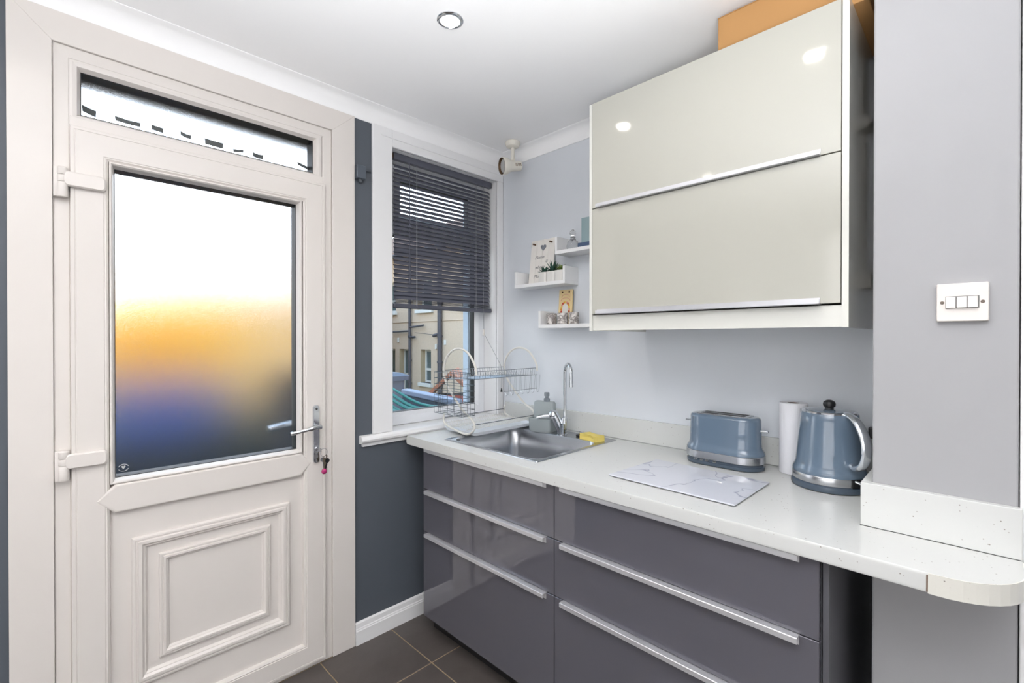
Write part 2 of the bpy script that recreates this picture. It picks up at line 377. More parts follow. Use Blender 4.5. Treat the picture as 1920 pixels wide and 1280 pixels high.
# mid rail with pointed mitred ends
b = nb(); yl, yr = -1.742, -1.120; zc = 0.868; hw = 0.046
P = [(yl-0.030, zc), (yl+0.016, zc-hw), (yr-0.016, zc-hw), (yr+0.024, zc), (yr-0.016, zc+hw), (yl+0.016, zc+hw)]
def sc(P, dz): return [(y + (dz if y < -1.4 else -dz), z + (dz if z < zc-0.01 else (-dz if z > zc+0.01 else 0))) for y, z in P]
loft(b, [[(-0.05, y, z) for y, z in P], [(0.0195, y, z) for y, z in P], [(0.0222, y, z) for y, z in sc(P, 0.0025)], [(0.0232, y, z) for y, z in sc(P, 0.006)]])
obj('mid_rail', b, 'upvc', door)
GY0, GY1, GZ0, GZ1 = -1.723, -1.146, 0.930, 1.940
b = nb(); ring(b, GY0-0.014, GY1+0.014, GZ0-0.014, GZ1+0.014, [(0, -0.05), (0, 0.0205), (0.004, 0.0215), (0.008, 0.017), (0.014, -0.004), (0.014, -0.05)])
obj('glazing_bead', b, 'upvc', door)
b = nb(); ring(b, GY0-0.001, GY1+0.001, GZ0-0.001, GZ1+0.001, [(0, -0.055), (0, -0.006), (0.003, -0.006), (0.003, -0.055)]); obj('gasket', b, 'black', door)
b = nb(); box(b, -0.042, -0.036, GY0, GY1, GZ0, GZ1); gp = obj('glass_pane', b, 'frost', door, label='large frosted glass pane')
# etched kite-like mark in the corner of the pane
b = nb(); cy, cz, xx = -1.699, 0.953, -0.0355
for a0, a1 in ((20, 160), (200, 340)):
    pts = [(xx, cy + 0.0135*math.cos(R(a)), cz + 0.0115*math.sin(R(a))) for a in range(a0, a1+1, 10)]; tube(b, pts, 0.0011, 5)
P = [(cy-0.006, cz+0.004), (cy-0.003, cz+0.007), (cy, cz+0.004), (cy+0.003, cz+0.007), (cy+0.006, cz+0.004), (cy, cz-0.005)]
loft(b, [[(xx, y, z) for y, z in P], [(xx+0.0004, y, z) for y, z in P]])
obj('etched_mark', b, mat('etched_white', rgb(215, 216, 214), 0.6), door)
# lower panel
b = nb(); box(b, -0.03, 0.004, SY0+0.09, SY1-0.09, SZ0+0.09, 0.83); obj('lower_panel', b, 'upvc', door)
def mould(y0, y1, z0, z1, w, h, nm):
    b = nb(); x = 0.0042
    ring(b, y0, y1, z0, z1, [(0, x), (0, x+h*0.5), (w*0.08, x+h*0.75), (w*0.22, x+h*0.8), (w*0.26, x+h*0.65), (w*0.34, x+h*0.65), (w*0.40, x+h), (w*0.62, x+h), (w*0.78, x+h*0.6), (w*0.84, x+h*0.6), (w, x+h*0.1), (w, x)])
    obj(nm, b, 'upvc', door)
mould(-1.683, -1.180, 0.222, 0.723, 0.042, 0.016, 'panel_moulding')
mould(-1.610, -1.254, 0.292, 0.650, 0.030, 0.014, 'panel_moulding')
b = nb(); box(b, -0.02, 0.0055, -1.594, -1.27, 0.308, 0.634); obj('centre_panel', b, 'upvc', door)
b = nb(); box(b, -0.06, -0.001, DY0+0.04, DY1-0.04, 0.001, 0.02); obj('threshold', b, 'black', door)
# hinges
for zc in (1.862, 0.998):
    b = nb()
    lathe(b, [(0.0125, 0), (0.0135, 0.003), (0.0135, 0.043), (0.0125, 0.045)], (0.024, -1.846, zc-0.045), 20)
    lathe(b, [(0.0125, 0), (0.0135, 0.002), (0.0135, 0.018), (0.0125, 0.020)], (0.024, -1.846, zc+0.001), 20)
    lathe(b, [(0.0125, 0), (0.0135, 0.002), (0.0135, 0.020), (0.010, 0.024)], (0.024, -1.846, zc+0.0225), 20)
    bbox(b, 0.0065, 0.030, -1.866, -1.838, zc-0.045, zc+0.046, 0.003)
    hg = obj('hinge', b, 'upvc', door, smooth=True)
    b = nb(); t = nb(); loft(t, [rrect(0, 0, 0.050, 0.0225, 0.012, 0), rrect(0, 0, 0.050, 0.0225, 0.012, 0.012), rrect(0, 0, 0.046, 0.019, 0.011, 0.016)])
    merge(b, t, Matrix.Translation((0.0215, -1.795, zc+0.012)) @ Matrix.Rotation(R(90), 4, 'Z') @ Matrix.Rotation(R(90), 4, 'X'))
    obj('hinge_cover', b, 'upvc', hg, smooth=True)
# handle
b = nb(); t = nb(); loft(t, [rrect(0, 0, 0.0135, 0.122, 0.013, 0), rrect(0, 0, 0.0135, 0.122, 0.013, 0.006), rrect(0, 0, 0.0115, 0.120, 0.0115, 0.009)])
merge(b, t, Matrix.Translation((0.0215, -1.077, 0.986)) @ Matrix.Rotation(R(90), 4, 'Z') @ Matrix.Rotation(R(90), 4, 'X'))
hp = obj('handle_plate', b, 'chrome', door, smooth=True)
b = nb()
tube(b, [(0.030, -1.077, 1.020), (0.066, -1.077, 1.020)], 0.0095, 14)
tube(b, spline([(0.064, -1.073, 1.021), (0.068, -1.100, 1.020), (0.068, -1.135, 1.015), (0.066, -1.170, 1.010), (0.064, -1.195, 1.008)], 4), [0.0105]+[0.0098]*6+[0.0075]*9+[0.006], 12)
obj('lever', b, 'chrome', hp, smooth=True)
b = nb(); lathe(b, [(0.0045, 0), (0.0045, 0.002), (0.002, 0.003)], (0, 0, 0), 12)
bmesh.ops.transform(b, matrix=Matrix.Translation((0.0305, -1.077, 1.092)) @ Matrix.Rotation(R(90), 4, 'Y'), verts=b.verts[:]); obj('screw', b, 'blk_plastic', hp)
b = nb(); lathe(b, [(0.0085, 0), (0.0085, 0.004), (0.007, 0.005)], (0, 0, 0), 16)
bmesh.ops.transform(b, matrix=Matrix.Translation((0.0305, -1.077, 0.925)) @ Matrix.Rotation(R(90), 4, 'Y'), verts=b.verts[:]); obj('lock_cylinder', b, 'steel', hp)
b = nb(); tube(b, spline([(-0.075, -1.11, 1.020), (-0.10, -1.112, 1.022), (-0.105, -1.15, 1.02), (-0.103, -1.225, 1.010)], 5), 0.0095, 10)
bbox(b, -0.068, -0.056, -1.10, -1.075, 0.9, 1.11, 0.003); obj('outside_lever', b, 'chrome', hp, smooth=True)
# keys
kb = thing('key_bunch', 'bunch of keys with a pink fob hanging in the door lock', 'keys', (0.045, -1.077, 0.925))
def key(nm, p0, ang, L, m_, tilt=0.0):
    b = nb(); t = nb()
    lathe(t, [(0.010, -0.001), (0.010, 0.001)], (0, 0, 0), 14); box(t, -0.003, 0.003, -L, -0.009, -0.001, 0.001)
    for k in range(3): box(t, 0.003, 0.0052, -L+0.004+k*0.008, -L+0.008+k*0.008, -0.001, 0.001)
    merge(b, t, Matrix.Translation(p0) @ Matrix.Rotation(R(ang), 4, 'X') @ Matrix.Rotation(R(90), 4, 'X') @ Matrix.Rotation(R(90+tilt), 4, 'Y'))
    return obj(nm, b, m_, kb)
b = nb(); tube(b, [(0.034, -1.077, 0.925), (0.056, -1.077, 0.925)], 0.0022, 6); bbox(b, 0.054, 0.074, -1.079, -1.075, 0.917, 0.934, 0.0015); obj('key', b, 'steel', kb)
b = nb(); tube(b, [(0.070, -1.064+0.014*math.cos(R(a)), 0.914+0.017*math.sin(R(a))) for a in range(0, 360, 20)], 0.0011, 6, closed=True); obj('key_ring', b, 'chrome', kb)
b = nb(); tube(b, [(0.070+0.003*math.sin(R(a)), -1.056+0.010*math.cos(R(a)), 0.890+0.011*math.sin(R(a))) for a in range(0, 360, 20)], 0.0010, 6, closed=True)
tube(b, [(0.070, -1.052, 0.902), (0.070, -1.054, 0.876), (0.070, -1.060, 0.852)], 0.0022, 6); obj('chain', b, 'brass', kb)
key('key', (0.066, -1.066, 0.884), 8, 0.046, 'steel'); key('key', (0.073, -1.050, 0.878), -14, 0.05, 'blk_plastic', 10); key('key', (0.070, -1.058, 0.880), -4, 0.048, 'brass', -15)
b = nb(); bmesh.ops.create_uvsphere(b, u_segments=16, v_segments=10, radius=0.0115); bmesh.ops.transform(b, matrix=Matrix.Translation((0.074, -1.064, 0.836)) @ Matrix.Diagonal((0.6, 1, 1, 1)), verts=b.verts[:]); obj('fob', b, 'pink', kb, smooth=True, label='round pink fob')

# ------------------------------------------------------------ WINDOW
win = sempty('window_1', (0, 0, 0), 'white plastic window with opening top light')
XF = -0.105
b = nb()
ring(b, WY0+0.001, WY1-0.001, WZ0+0.001, WZ1-0.001, [(0, -0.165), (0, XF), (0.004, XF+0.002), (0.046, XF+0.002), (0.052, XF-0.004), (0.064, XF-0.016), (0.064, -0.165)])
obj('window_frame', b, 'upvcwin', win)
b = nb(); bbox(b, -0.16, XF+0.002, WY0+0.055, WY1-0.055, 1.915, 1.965, 0.005); obj('transom_bar', b, 'upvcwin', win)
b = nb(); ring(b, WY0+0.056, WY1-0.056, 1.957, 2.262, [(0, -0.155), (0, XF+0.016), (0.004, XF+0.020), (0.045, XF+0.020), (0.062, XF-0.010), (0.062, -0.155)])
obj('top_light_sash', b, 'upvcwin', win)
b = nb(); ring(b, WY0+0.064, WY1-0.064, WZ0+0.064, 1.917, [(-0.001, -0.16), (-0.001, XF-0.016), (0.003, XF-0.016), (0.003, -0.16)])
ring(b, WY0+0.118, WY1-0.118, 2.019, 2.200, [(-0.001, -0.15), (-0.001, XF-0.010), (0.003, XF-0.010), (0.003, -0.15)]); obj('gasket', b, 'black', win)
b = nb(); box(b, -0.140, -0.136, WY0+0.064, WY1-0.064, WZ0+0.064, 1.917); obj('glass_pane', b, 'glass', win)
b = nb(); box(b, -0.136, -0.132, WY0+0.118, WY1-0.118, 2.019, 2.200); obj('glass_pane', b, 'glass', win)
b = nb(); bbox(b, XF+0.018, XF+0.032, -0.40, -0.33, 1.972, 1.992, 0.004); tube(b, [(XF+0.034, -0.345, 1.985), (XF+0.038, -0.44, 1.975)], 0.007, 8); obj('window_handle', b, 'upvcwin', win, smooth=True)
b = nb()   # reveals inside (painted) and outside
box(b, XF, 0.0, WY0-0.0005, WY0+0.0005, WZ0, WZ1); box(b, XF, 0.0, WY1-0.0005, WY1+0.0005, WZ0, WZ1); box(b, XF, 0.0, WY0, WY1, WZ1-0.0005, WZ1+0.0005)
obj('reveal_lining', b, 'paintwhite', win)
b = nb(); bbox(b, -0.215, -0.166, WY1-0.075, WY1+0.004, WZ0-0.01, WZ1+0.02, 0.004); obj('outer_reveal', b, 'reveal', win)
b = nb(); bbox(b, -0.26, -0.15, WY0-0.05, WY1+0.05, WZ0-0.035, WZ0-0.002, 0.004); obj('outer_sill', b, 'stone', win)
# inner sill board with rounded nose
nose = [(XF-0.03, 0.908), (0.012, 0.908), (0.022, 0.910), (0.031, 0.917), (0.034, 0.9255), (0.031, 0.935), (0.022, 0.942), (0.012, 0.9445), (XF-0.03, 0.9445)]
b = nb(); prism_y(b, nose, WY0+0.0005, WY1-0.0005)
n2 = [(0.0006 if x < 0 else x, z) for x, z in nose]; prism_y(b, n2, -0.872, WY0+0.0004); prism_y(b, n2, WY1-0.0004, YB-0.002)
box(b, 0.0006, 0.014, -0.86, -0.56, 0.894, 0.908); obj('window_sill', b, 'paintwhite', win)

# venetian blind
bl = thing('venetian_blind', 'charcoal venetian blind half lowered over the kitchen window', 'blind', (-0.035, -0.35, 2.29))
BY0, BY1, BX = -0.668, -0.036, -0.040
b = nb(); bbox(b, BX-0.013, BX+0.013, BY0-0.006, BY1+0.010, 2.266, 2.298, 0.002); obj('headrail', b, 'blind', bl)
b = nb(); box(b, BX-0.010, BX+0.010, BY0-0.009, BY0-0.0065, 2.270, 2.295); obj('headrail_cap', b, 'bronze', bl)
def slat_bm(tilt):
    t = nb(); w = 0.0125; P = []
    for k in range(5):
        u = -w + 2*w*k/4; P.append((u, 0.0022*(1-(u/w)**2)))
    loop = P + [(u, v-0.0005) for u, v in reversed(P)]
    c, s = math.cos(tilt), math.sin(tilt)
    loft(t, [[(u*c - v*s, y, u*s + v*c) for u, v in loop] for y in (-(BY1-BY0)/2, (BY1-BY0)/2)])
    return t
NS = 31; zt = 2.238; zb = 1.592; sl = None
for k in range(NS):
    z = zt - (zt-zb)*k/(NS-1)
    if sl is None:
        o = obj('slat', slat_bm(R(-61)), 'blind', bl, smooth=True); sl = o.data
    else:
        o = bpy.data.objects.new('slat', sl); COL.objects.link(o); o.parent = bl
    dz = random.uniform(-0.0006, 0.0006)
    o.location = Vector((BX, (BY0+BY1)/2, z+dz)) - bl.location; o.rotation_euler = (random.uniform(-.0015, .0015), random.uniform(-.04, .04), 0)
    if k < 13: o.rotation_euler.y -= R(8)
    if k in (19,): o.rotation_euler.y += 0.25
slf = None
for k in range(5):
    z = 1.566 + k*0.0042
    if slf is None: o = obj('slat', slat_bm(R(-8)), 'blind', bl, smooth=True); slf = o.data
    else: o = bpy.data.objects.new('slat', slf); COL.objects.link(o); o.parent = bl
    o.location = Vector((BX, (BY0+BY1)/2, z)) - bl.location
b = nb(); bbox(b, BX-0.013, BX+0.013, BY0-0.003, BY1+0.012, 1.538, 1.562, 0.006); obj('bottom_rail', b, 'blind', bl)
for yy in (-0.545, -0.148):
    b = nb()
    for dx in (-0.0125, 0.0125): tube(b, [(BX+dx, yy, 2.26), (BX+dx, yy, 1.55)], 0.0007, 4)
    tube(b, [(BX+0.013, yy+0.004, 2.26), (BX+0.013, yy+0.004, 1.55)], 0.0009, 4)
    obj('ladder_cord', b, 'cord', bl)
b = nb(); tube(b, [(BX+0.018, -0.588, 2.262), (BX+0.020, -0.588, 1.66)], 0.0026, 6); obj('tilt_wand', b, 'blind', bl)
b = nb(); tube(b, [(BX+0.019, -0.098, 2.262), (BX+0.022, -0.098, 1.56), (BX+0.026, -0.10, 1.44)], 0.0011, 5)
tube(b, [(BX+0.026, -0.10, 1.42), (0.03, -0.012, 1.24), (0.034, -0.005, 1.22)], 0.0009, 5); tube(b, [(0.034, -0.005, 1.22), (0.034, -0.005, 1.10)], 0.0009, 5); obj('pull_cord', b, 'cord', bl)
b = nb(); bbox(b, BX+0.020, BX+0.032, -0.106, -0.094, 1.405, 1.44, 0.003); obj('cord_connector', b, 'upvc', bl, label='white cord connector')
b = nb(); lathe(b, [(0.003, 0.022), (0.006, 0.004), (0.006, 0)], (0.034, -0.005, 1.078), 12); obj('tassel', b, 'blk_plastic', bl, label='dark cord tassel')

# junction box on the slate wall
o = thing('junction_box', 'small slate-painted box high on the narrow wall strip', 'box', (0.0, -0.868, 2.10))
b = nb(); bbox(b, 0.0008, 0.028, -0.892, -0.848, 2.108, 2.168, 0.003); obj('box_body', b, mat('slate_gloss', rgb(84, 92, 102), 0.3), o)
b = nb(); tube(b, [(0.012, -0.87, 2.108), (0.012, -0.866, 2.094)], 0.008, 10); obj('cable_gland', b, 'dark', o)
b = nb(); tube(b, [(0.004, -0.848, 2.156), (0.004, -0.812, 2.156)], 0.003, 6); obj('cable', b, 'dark', o)

# ============================================================ BASE CABINETS
FY = -0.62; X0 = 0.142
def base_cabinet(x0, label):
    t = thing('base_cabinet', label, 'cabinet', (x0, -0.3, 0), 'grey drawer units under the worktop')
    b = nb(); x1 = x0+0.8
    box(b, x0+0.001, x0+0.017, -0.60, 0.0, 0.081, 0.876); box(b, x1-0.017, x1-0.001, -0.60, 0.0, 0.081, 0.876)
    box(b, x0+0.017, x1-0.017, -0.60, 0.0, 0.081, 0.097); box(b, x0+0.017, x1-0.017, -0.006, 0.0, 0.097, 0.876)
    for z in (0.672, 0.472): box(b, x0+0.017, x1-0.017, -0.598, -0.58, z, z+0.012)
    obj('carcass', b, 'carcass', t)
    b = nb(); box(b, x0+0.001, x1-0.001, -0.56, -0.545, 0.0, 0.08); obj('plinth', b, 'plinth', t)
    hs = (x0+0.034, x1-0.035) if x0 < 0.5 else (x0+0.040, x1-0.042)
    for z0, z1 in ((0.682, 0.876), (0.482, 0.679), (0.082, 0.479)):
        b = nb(); bbox(b, x0+0.0015, x1-0.0015, FY, FY+0.018, z0, z1, 0.001, 1)
        d = obj('drawer', b, 'gloss_grey', t)
        b = nb(); a, c_ = hs
        prism_x(b, [(FY+0.016, z1-0.001), (FY+0.016, z1+0.0015), (FY-0.020, z1+0.0015), (FY-0.022, z1), (FY-0.022, z1-0.013), (FY-0.0195, z1-0.013), (FY-0.0195, z1-0.001)], a, c_)
        prism_x(b, [(FY-0.0008, z1-0.022), (FY-0.0008, z1+0.001), (FY-0.003, z1+0.001), (FY-0.003, z1-0.022)], a, c_)
        obj('drawer_handle', b, 'alu', d)
    return t
base_cabinet(X0, 'grey high-gloss three-drawer unit under the sink, next to the slate wall')
base_cabinet(X0+0.8, 'grey high-gloss three-drawer unit below the marble board, right of the sink unit')
t = thing('cover_panel', 'tall grey end panel closing the right side of the drawer units', 'panel', (1.75, -0.3, 0))
b = nb(); bbox(b, 1.7435, 1.757, -0.602, 0.0, 0.001, 0.876, 0.0008, 1); obj('panel_board', b, 'carcass', t)
# worktop -----------------------------------------------------
WZ = 0.918; WB = 0.878; WF = -0.645
SX0, SX1, SYF, SYB = 0.252, 0.805, -0.556, -0.034  # sink cut-out
wt = thing('worktop', 'white speckled laminate worktop running from the window to the pier', 'worktop', (1.0, -0.3, WB))
XE = 2.068; RC = 0.125
out = [(0.036, WF), (XE-RC, WF)] + [(XE-RC + RC*math.sin(R(a)), WF+RC - RC*math.cos(R(a))) for a in range(10, 91, 10)] + [(XE, CY-0.022), (CX0-0.022, CY-0.022), (CX0-0.022, YB-0.013), (0.036, YB-0.013)]
hole = [(SX0, SYF), (SX1, SYF), (SX1, SYB), (SX0, SYB)]
def slab(bm, out, hole, z0, z1):
    allp = out + hole
    tris = geometry.tessellate_polygon([[Vector((x, y, 0)) for x, y in out], [Vector((x, y, 0)) for x, y in hole]])
    top = [bm.verts.new((x, y, z1)) for x, y in allp]; bot = [bm.verts.new((x, y, z0)) for x, y in allp]
    for a, b_, c_ in tris:
        bm.faces.new((top[a], top[b_], top[c_])); bm.faces.new((bot[c_], bot[b_], bot[a]))
    n = len(out)
    for k in range(n): bm.faces.new((top[k], top[(k+1) % n], bot[(k+1) % n], bot[k]))
    m_ = len(hole)
    for k in range(m_): bm.faces.new((top[n+(k+1) % m_], top[n+k], bot[n+k], bot[n+(k+1) % m_]))
    return top[:n], bot[:n]
b = nb(); tv, bv = slab(b, out, hole, WB, WZ)
bmesh.ops.recalc_face_normals(b, faces=b.faces[:])
front = [e for e in b.edges if all(abs(v.co.y-WF) < 1e-5 for v in e.verts) and e.verts[0].co.z == e.verts[1].co.z]
bmesh.ops.bevel(b, geom=front, offset=0.008, segments=4, profile=0.5, affect='EDGES')
obj('top', b, 'worktop', wt)
b = nb(); arc = [(XE-RC-0.012, WF)] + [(XE-RC + RC*math.sin(R(a)), WF+RC - RC*math.cos(R(a))) for a in range(0, 91, 9)] + [(XE, CY-0.03)]
P = [Vector(p) for p in arc]; off = []
for i, p in enumerate(P):
    d = (P[min(i+1, len(P)-1)] - P[max(i-1, 0)]).normalized(); off.append(p + Vector((d.y, -d.x))*0.0022)
for i in range(len(P)-1):
    loft(b, [[(q.x, q.y, z) for q in (P[i], P[i+1], off[i+1], off[i])] for z in (WB-0.0005, WZ+0.0003)])
bmesh.ops.remove_doubles(b, verts=b.verts[:], dist=1e-5)
obj('edging_strip', b, 'edging', wt, label='slightly creamier curved edging strip')
b = nb(); box(b, XE-RC-0.0145, XE-RC-0.0115, WF-0.0012, WF+0.004, WB+0.002, WZ-0.004); obj('joint_gap', b, 'brown', wt)
# upstands
UT = 1.026
b = nb(); bbox(b, 0.036, CX0-0.0225, YB-0.0125, YB-0.0006, WZ+0.0005, UT-0.006, 0.0015); struct(obj('trim_6', b, 'worktop'), 'speckled upstand behind the worktop')
b = nb(); bbox(b, CX0-0.021, XE, CY-0.0205, CY-0.0006, WZ+0.0005, UT, 0.0015); bbox(b, CX0-0.021, CX0-0.0006, CY-0.0004, YB-0.014, WZ+0.0005, UT, 0.0015)
struct(obj('trim_7', b, 'worktop'), 'speckled upstand wrapped round the wall pier')

# ============================================================ SINK
sk = thing('sink', 'stainless steel inset sink with square bowl', 'sink', (0.53, -0.3, WZ))
RX0, RX1, RY0, RY1 = 0.238, 0.818, -0.572, -0.020
cx, cy = (RX0+RX1)/2, (RY0+RY1)/2
bx, by, hx, hy = 0.528, -0.338, 0.262, 0.206
b = nb()
L = [rrect(cx, cy, (RX1-RX0)/2, (RY1-RY0)/2, 0.006, WZ+0.0005), rrect(cx, cy, (RX1-RX0)/2-0.001, (RY1-RY0)/2-0.001, 0.006, WZ+0.0035), rrect(cx, cy, (RX1-RX0)/2-0.006, (RY1-RY0)/2-0.006, 0.006, WZ+0.0035),
     rrect(cx, cy, (RX1-RX0)/2-0.009, (RY1-RY0)/2-0.009, 0.006, WZ+0.0015), rrect(bx, by, hx+0.003, hy+0.003, 0.052, WZ+0.0015), rrect(bx, by, hx, hy, 0.05, WZ-0.003),
     rrect(bx, by, hx-0.004, hy-0.004, 0.05, WZ-0.10), rrect(bx, by, hx-0.010, hy-0.010, 0.05, WZ-0.145), rrect(bx, by, hx-0.03, hy-0.03, 0.04, WZ-0.16), rrect(bx, by, 0.05, 0.05, 0.0499, WZ-0.166), rrect(bx, by, 0.044, 0.044, 0.0439, WZ-0.172)]
loft(b, L, False, True)
obj('bowl', b, 'steel', sk, smooth=True)
b = nb(); lathe(b, [(0.042, 0), (0.040, 0.002), (0.020, 0.001), (0.006, 0.004)], (bx, by, WZ-0.171), 24); obj('strainer', b, 'chrome', sk, smooth=True)
# tap
tp_ = thing('mixer_tap', 'chrome swan-neck mixer tap on the back rim of the sink', 'tap', (0.556, -0.095, WZ+0.002))
b = nb(); lathe(b, [(0.027, 0), (0.027, 0.004), (0.024, 0.006), (0.0235, 0.05), (0.024, 0.055)], (0.556, -0.098, WZ+0.002), 28)
tube(b, [(0.553, -0.100, WZ+0.02), (0.535, -0.113, WZ+0.075), (0.526, -0.120, WZ+0.095)], [0.022, 0.0235, 0.0235], 22)
tube(b, [(0.563, -0.092, WZ+0.03), (0.571, -0.092, WZ+0.085)], [0.020, 0.0145], 20); obj('tap_body', b, 'chrome', tp_, smooth=True)
b = nb(); t = nb(); bmesh.ops.create_uvsphere(t, u_segments=20, v_segments=12, radius=0.0245); merge(b, t, Matrix.Translation((0.524, -0.122, WZ+0.096)))
tube(b, [(0.512, -0.130, WZ+0.092), (0.485, -0.150, WZ+0.090), (0.458, -0.172, WZ+0.082)], [0.011, 0.009, 0.0075], 12); obj('tap_lever', b, 'chrome', tp_, smooth=True)
b = nb(); hook = [(0.571, -0.092, WZ+0.08), (0.573, -0.094, WZ+0.26), (0.575, -0.096, WZ+0.305)]
dx, dy = (0.085, -0.062)
for a in range(0, 181, 20):
    u = (1-math.cos(R(a)))/2; hook.append((0.575+dx*u, -0.096+dy*u, WZ+0.305+0.043*math.sin(R(a))))
hook.append((0.575+dx, -0.096+dy, WZ+0.245)); tube(b, hook, [0.0085]*(len(hook)-1)+[0.0095], 16); obj('spout', b, 'chrome', tp_, smooth=True)
# plug
pg = thing('sink_plug', 'black rubber plug lying behind the sponge', 'plug', (0.650, -0.075, WZ+0.002))
b = nb(); lathe(b, [(0.019, 0), (0.022, 0.005), (0.020, 0.007), (0.006, 0.007), (0.005, 0.013)], (0.65, -0.075, WZ+0.0025), 20); obj('plug_disc', b, 'black', pg, smooth=True)
b = nb(); tube(b, [(0.65+0.007*math.cos(R(a)), -0.075, WZ+0.019+0.006*math.sin(R(a))) for a in range(0, 360, 30)], 0.0009, 5, closed=True); obj('plug_ring', b, 'chrome', pg)
# sponge
b = nb()
secs = []
for k in range(13):
    u = k/12; x = -0.052 + 0.104*u; w = 0.030 - 0.008*math.sin(math.pi*u)**2
    secs.append([(x, -w, 0), (x, -w+0.008*math.sin(math.pi*u), 0.013), (x, -w+0.001, 0.026), (x, w-0.001, 0.026), (x, w-0.008*math.sin(math.pi*u), 0.013), (x, w, 0)])
loft(b, secs); bmesh.ops.transform(b, matrix=Matrix.Translation((0.735, -0.100, WZ+0.002)) @ Matrix.Rotation(R(-14), 4, 'Z'), verts=b.verts[:])
tag(obj('sponge', b, 'sponge'), 'yellow waisted sponge on the back right of the sink rim', 'sponge')
# soap dispenser
sd = thing('soap_dispenser', 'grey ceramic soap dispenser with sponge pocket beside the tap', 'dispenser', (0.435, -0.095, WZ+0.002))
ang = R(12)
def rot(bm, c): bmesh.ops.transform(bm, matrix=Matrix.Translation((c[0], c[1], 0)) @ Matrix.Rotation(ang, 4, 'Z') @ Matrix.Translation((-c[0], -c[1], 0)), verts=bm.verts[:])
sc_ = (0.437, -0.095); z0 = WZ+0.0022
b = nb(); loft(b, [rrect(sc_[0], sc_[1]+0.01, 0.054, 0.022, 0.012, z0), rrect(sc_[0], sc_[1]+0.01, 0.058, 0.024, 0.012, z0+0.006), rrect(sc_[0], sc_[1]+0.01, 0.056, 0.022, 0.012, z0+0.14), rrect(sc_[0], sc_[1]+0.01, 0.051, 0.018, 0.010, z0+0.149)])
rot(b, sc_); obj('bottle', b, 'soap', sd, smooth=True)
b = nb(); loft(b, [rrect(sc_[0], sc_[1]-0.010, 0.056, 0.036, 0.016, z0), rrect(sc_[0], sc_[1]-0.010, 0.062, 0.042, 0.016, z0+0.012), rrect(sc_[0], sc_[1]-0.010, 0.063, 0.043, 0.014, z0+0.068), rrect(sc_[0], sc_[1]-0.010, 0.061, 0.041, 0.013, z0+0.070), rrect(sc_[0], sc_[1]-0.012, 0.057, 0.036, 0.012, z0+0.066), rrect(sc_[0], sc_[1]-0.012, 0.055, 0.034, 0.012, z0+0.02)])
rot(b, sc_); obj('sponge_pocket', b, 'soap', sd, smooth=True)
b = nb(); lathe(b, [(0.016, 0), (0.016, 0.014), (0.013, 0.016), (0.009, 0.018), (0.009, 0.026), (0.0135, 0.028), (0.0135, 0.040), (0.0125, 0.046)], (sc_[0]+0.01, sc_[1]+0.012, z0+0.149), 20)
tube(b, [(sc_[0]+0.01, sc_[1]+0.012, z0+0.186), (sc_[0]-0.01, sc_[1]+0.045, z0+0.182)], 0.005, 8)
obj('pump', b, mat('grey_pump', rgb(122, 130, 138), 0.4), sd, smooth=True, label='darker grey plastic pump')

# ============================================================ DISH RACK
rk = thing('dish_rack', 'two-tier white wire dish rack between window sill and sink', 'dish rack', (0.2, -0.25, 0.93))
prof = [(0.338, 1.217), (0.334, 1.249), (0.311, 1.286), (0.272, 1.322), (0.216, 1.338), (0.160, 1.328), (0.112, 1.292), (0.089, 1.245), (0.091, 1.208), (0.112, 1.162), (0.165, 1.105), (0.240, 1.040), (0.300, 1.008), (0.326, 0.978), (0.312, 0.950), (0.262, 0.930), (0.150, 0.946), (0.098, 0.962), (0.086, 0.985), (0.094, 1.012)]
YN, YFAR = -0.46, -0.035
for yy in (YN, YFAR):
    b = nb(); tube(b, spline([(x, yy, z) for x, z in prof], 4), 0.0055, 8); obj('side_frame', b, 'white_wire', rk, smooth=True)
b = nb()   # upper tier wires
def w(*pts, r=0.0013): tube(b, list(pts), r, 4)
for (x, z) in ((0.090, 1.228), (0.334, 1.232), (0.100, 1.186), (0.330, 1.196)): w((x, YN-0.01, z), (x, YFAR+0.01, z), r=0.0017)
for k in range(24):
    y = YN+0.012 + k*(YFAR-YN-0.024)/23
    w((0.090, y, 1.228), (0.100, y, 1.186), (0.330, y, 1.196), (0.334, y, 1.232))
    w((0.19, y, 1.19), (0.195, y, 1.212), (0.21, y, 1.19), r=0.001)
obj('upper_rack', b, 'wire', rk)
b = nb()
for (x, z) in ((0.10, 0.965), (0.305, 0.972), (0.14, 0.952), (0.27, 0.950)): w((x, YN, z), (x, YFAR, z), r=0.0017)
for k in range(27):
    y = YN+0.01 + k*(YFAR-YN-0.02)/26
    w((0.096, y, 0.972), (0.11, y, 0.952), (0.285, y, 0.952), (0.309, y, 0.970)); w((0.16, y, 0.953), (0.165, y, 0.966), (0.18, y, 0.953), r=0.001)
obj('lower_rack', b, 'white_wire', rk)
b = nb(); tube(b, [(0.325, YN, 0.982), (0.325, YFAR, 0.982)], 0.0018, 5); obj('front_rail', b, 'darkwire', rk)
b = nb(); tube(b, [(0.088, YN, 0.990), (0.088, YFAR, 0.990)], 0.0018, 5); obj('back_rail', b, 'darkwire', rk)
b = nb(); loft(b, [rrect(0.205, -0.245, 0.115, 0.205, 0.02, 0.928), rrect(0.205, -0.245, 0.122, 0.212, 0.02, 0.944), rrect(0.205, -0.245, 0.119, 0.209, 0.02, 0.944), rrect(0.205, -0.245, 0.112, 0.202, 0.02, 0.932)])
obj('drip_tray', b, mat('pale_drip_tray', rgb(226, 230, 236), 0.3), rk, smooth=True)
b = nb()   # cutlery basket hanging on the near end
bx0, bx1, by0, by1, bz0, bz1 = 0.125, 0.335, -0.545, -0.467, 1.03, 1.226
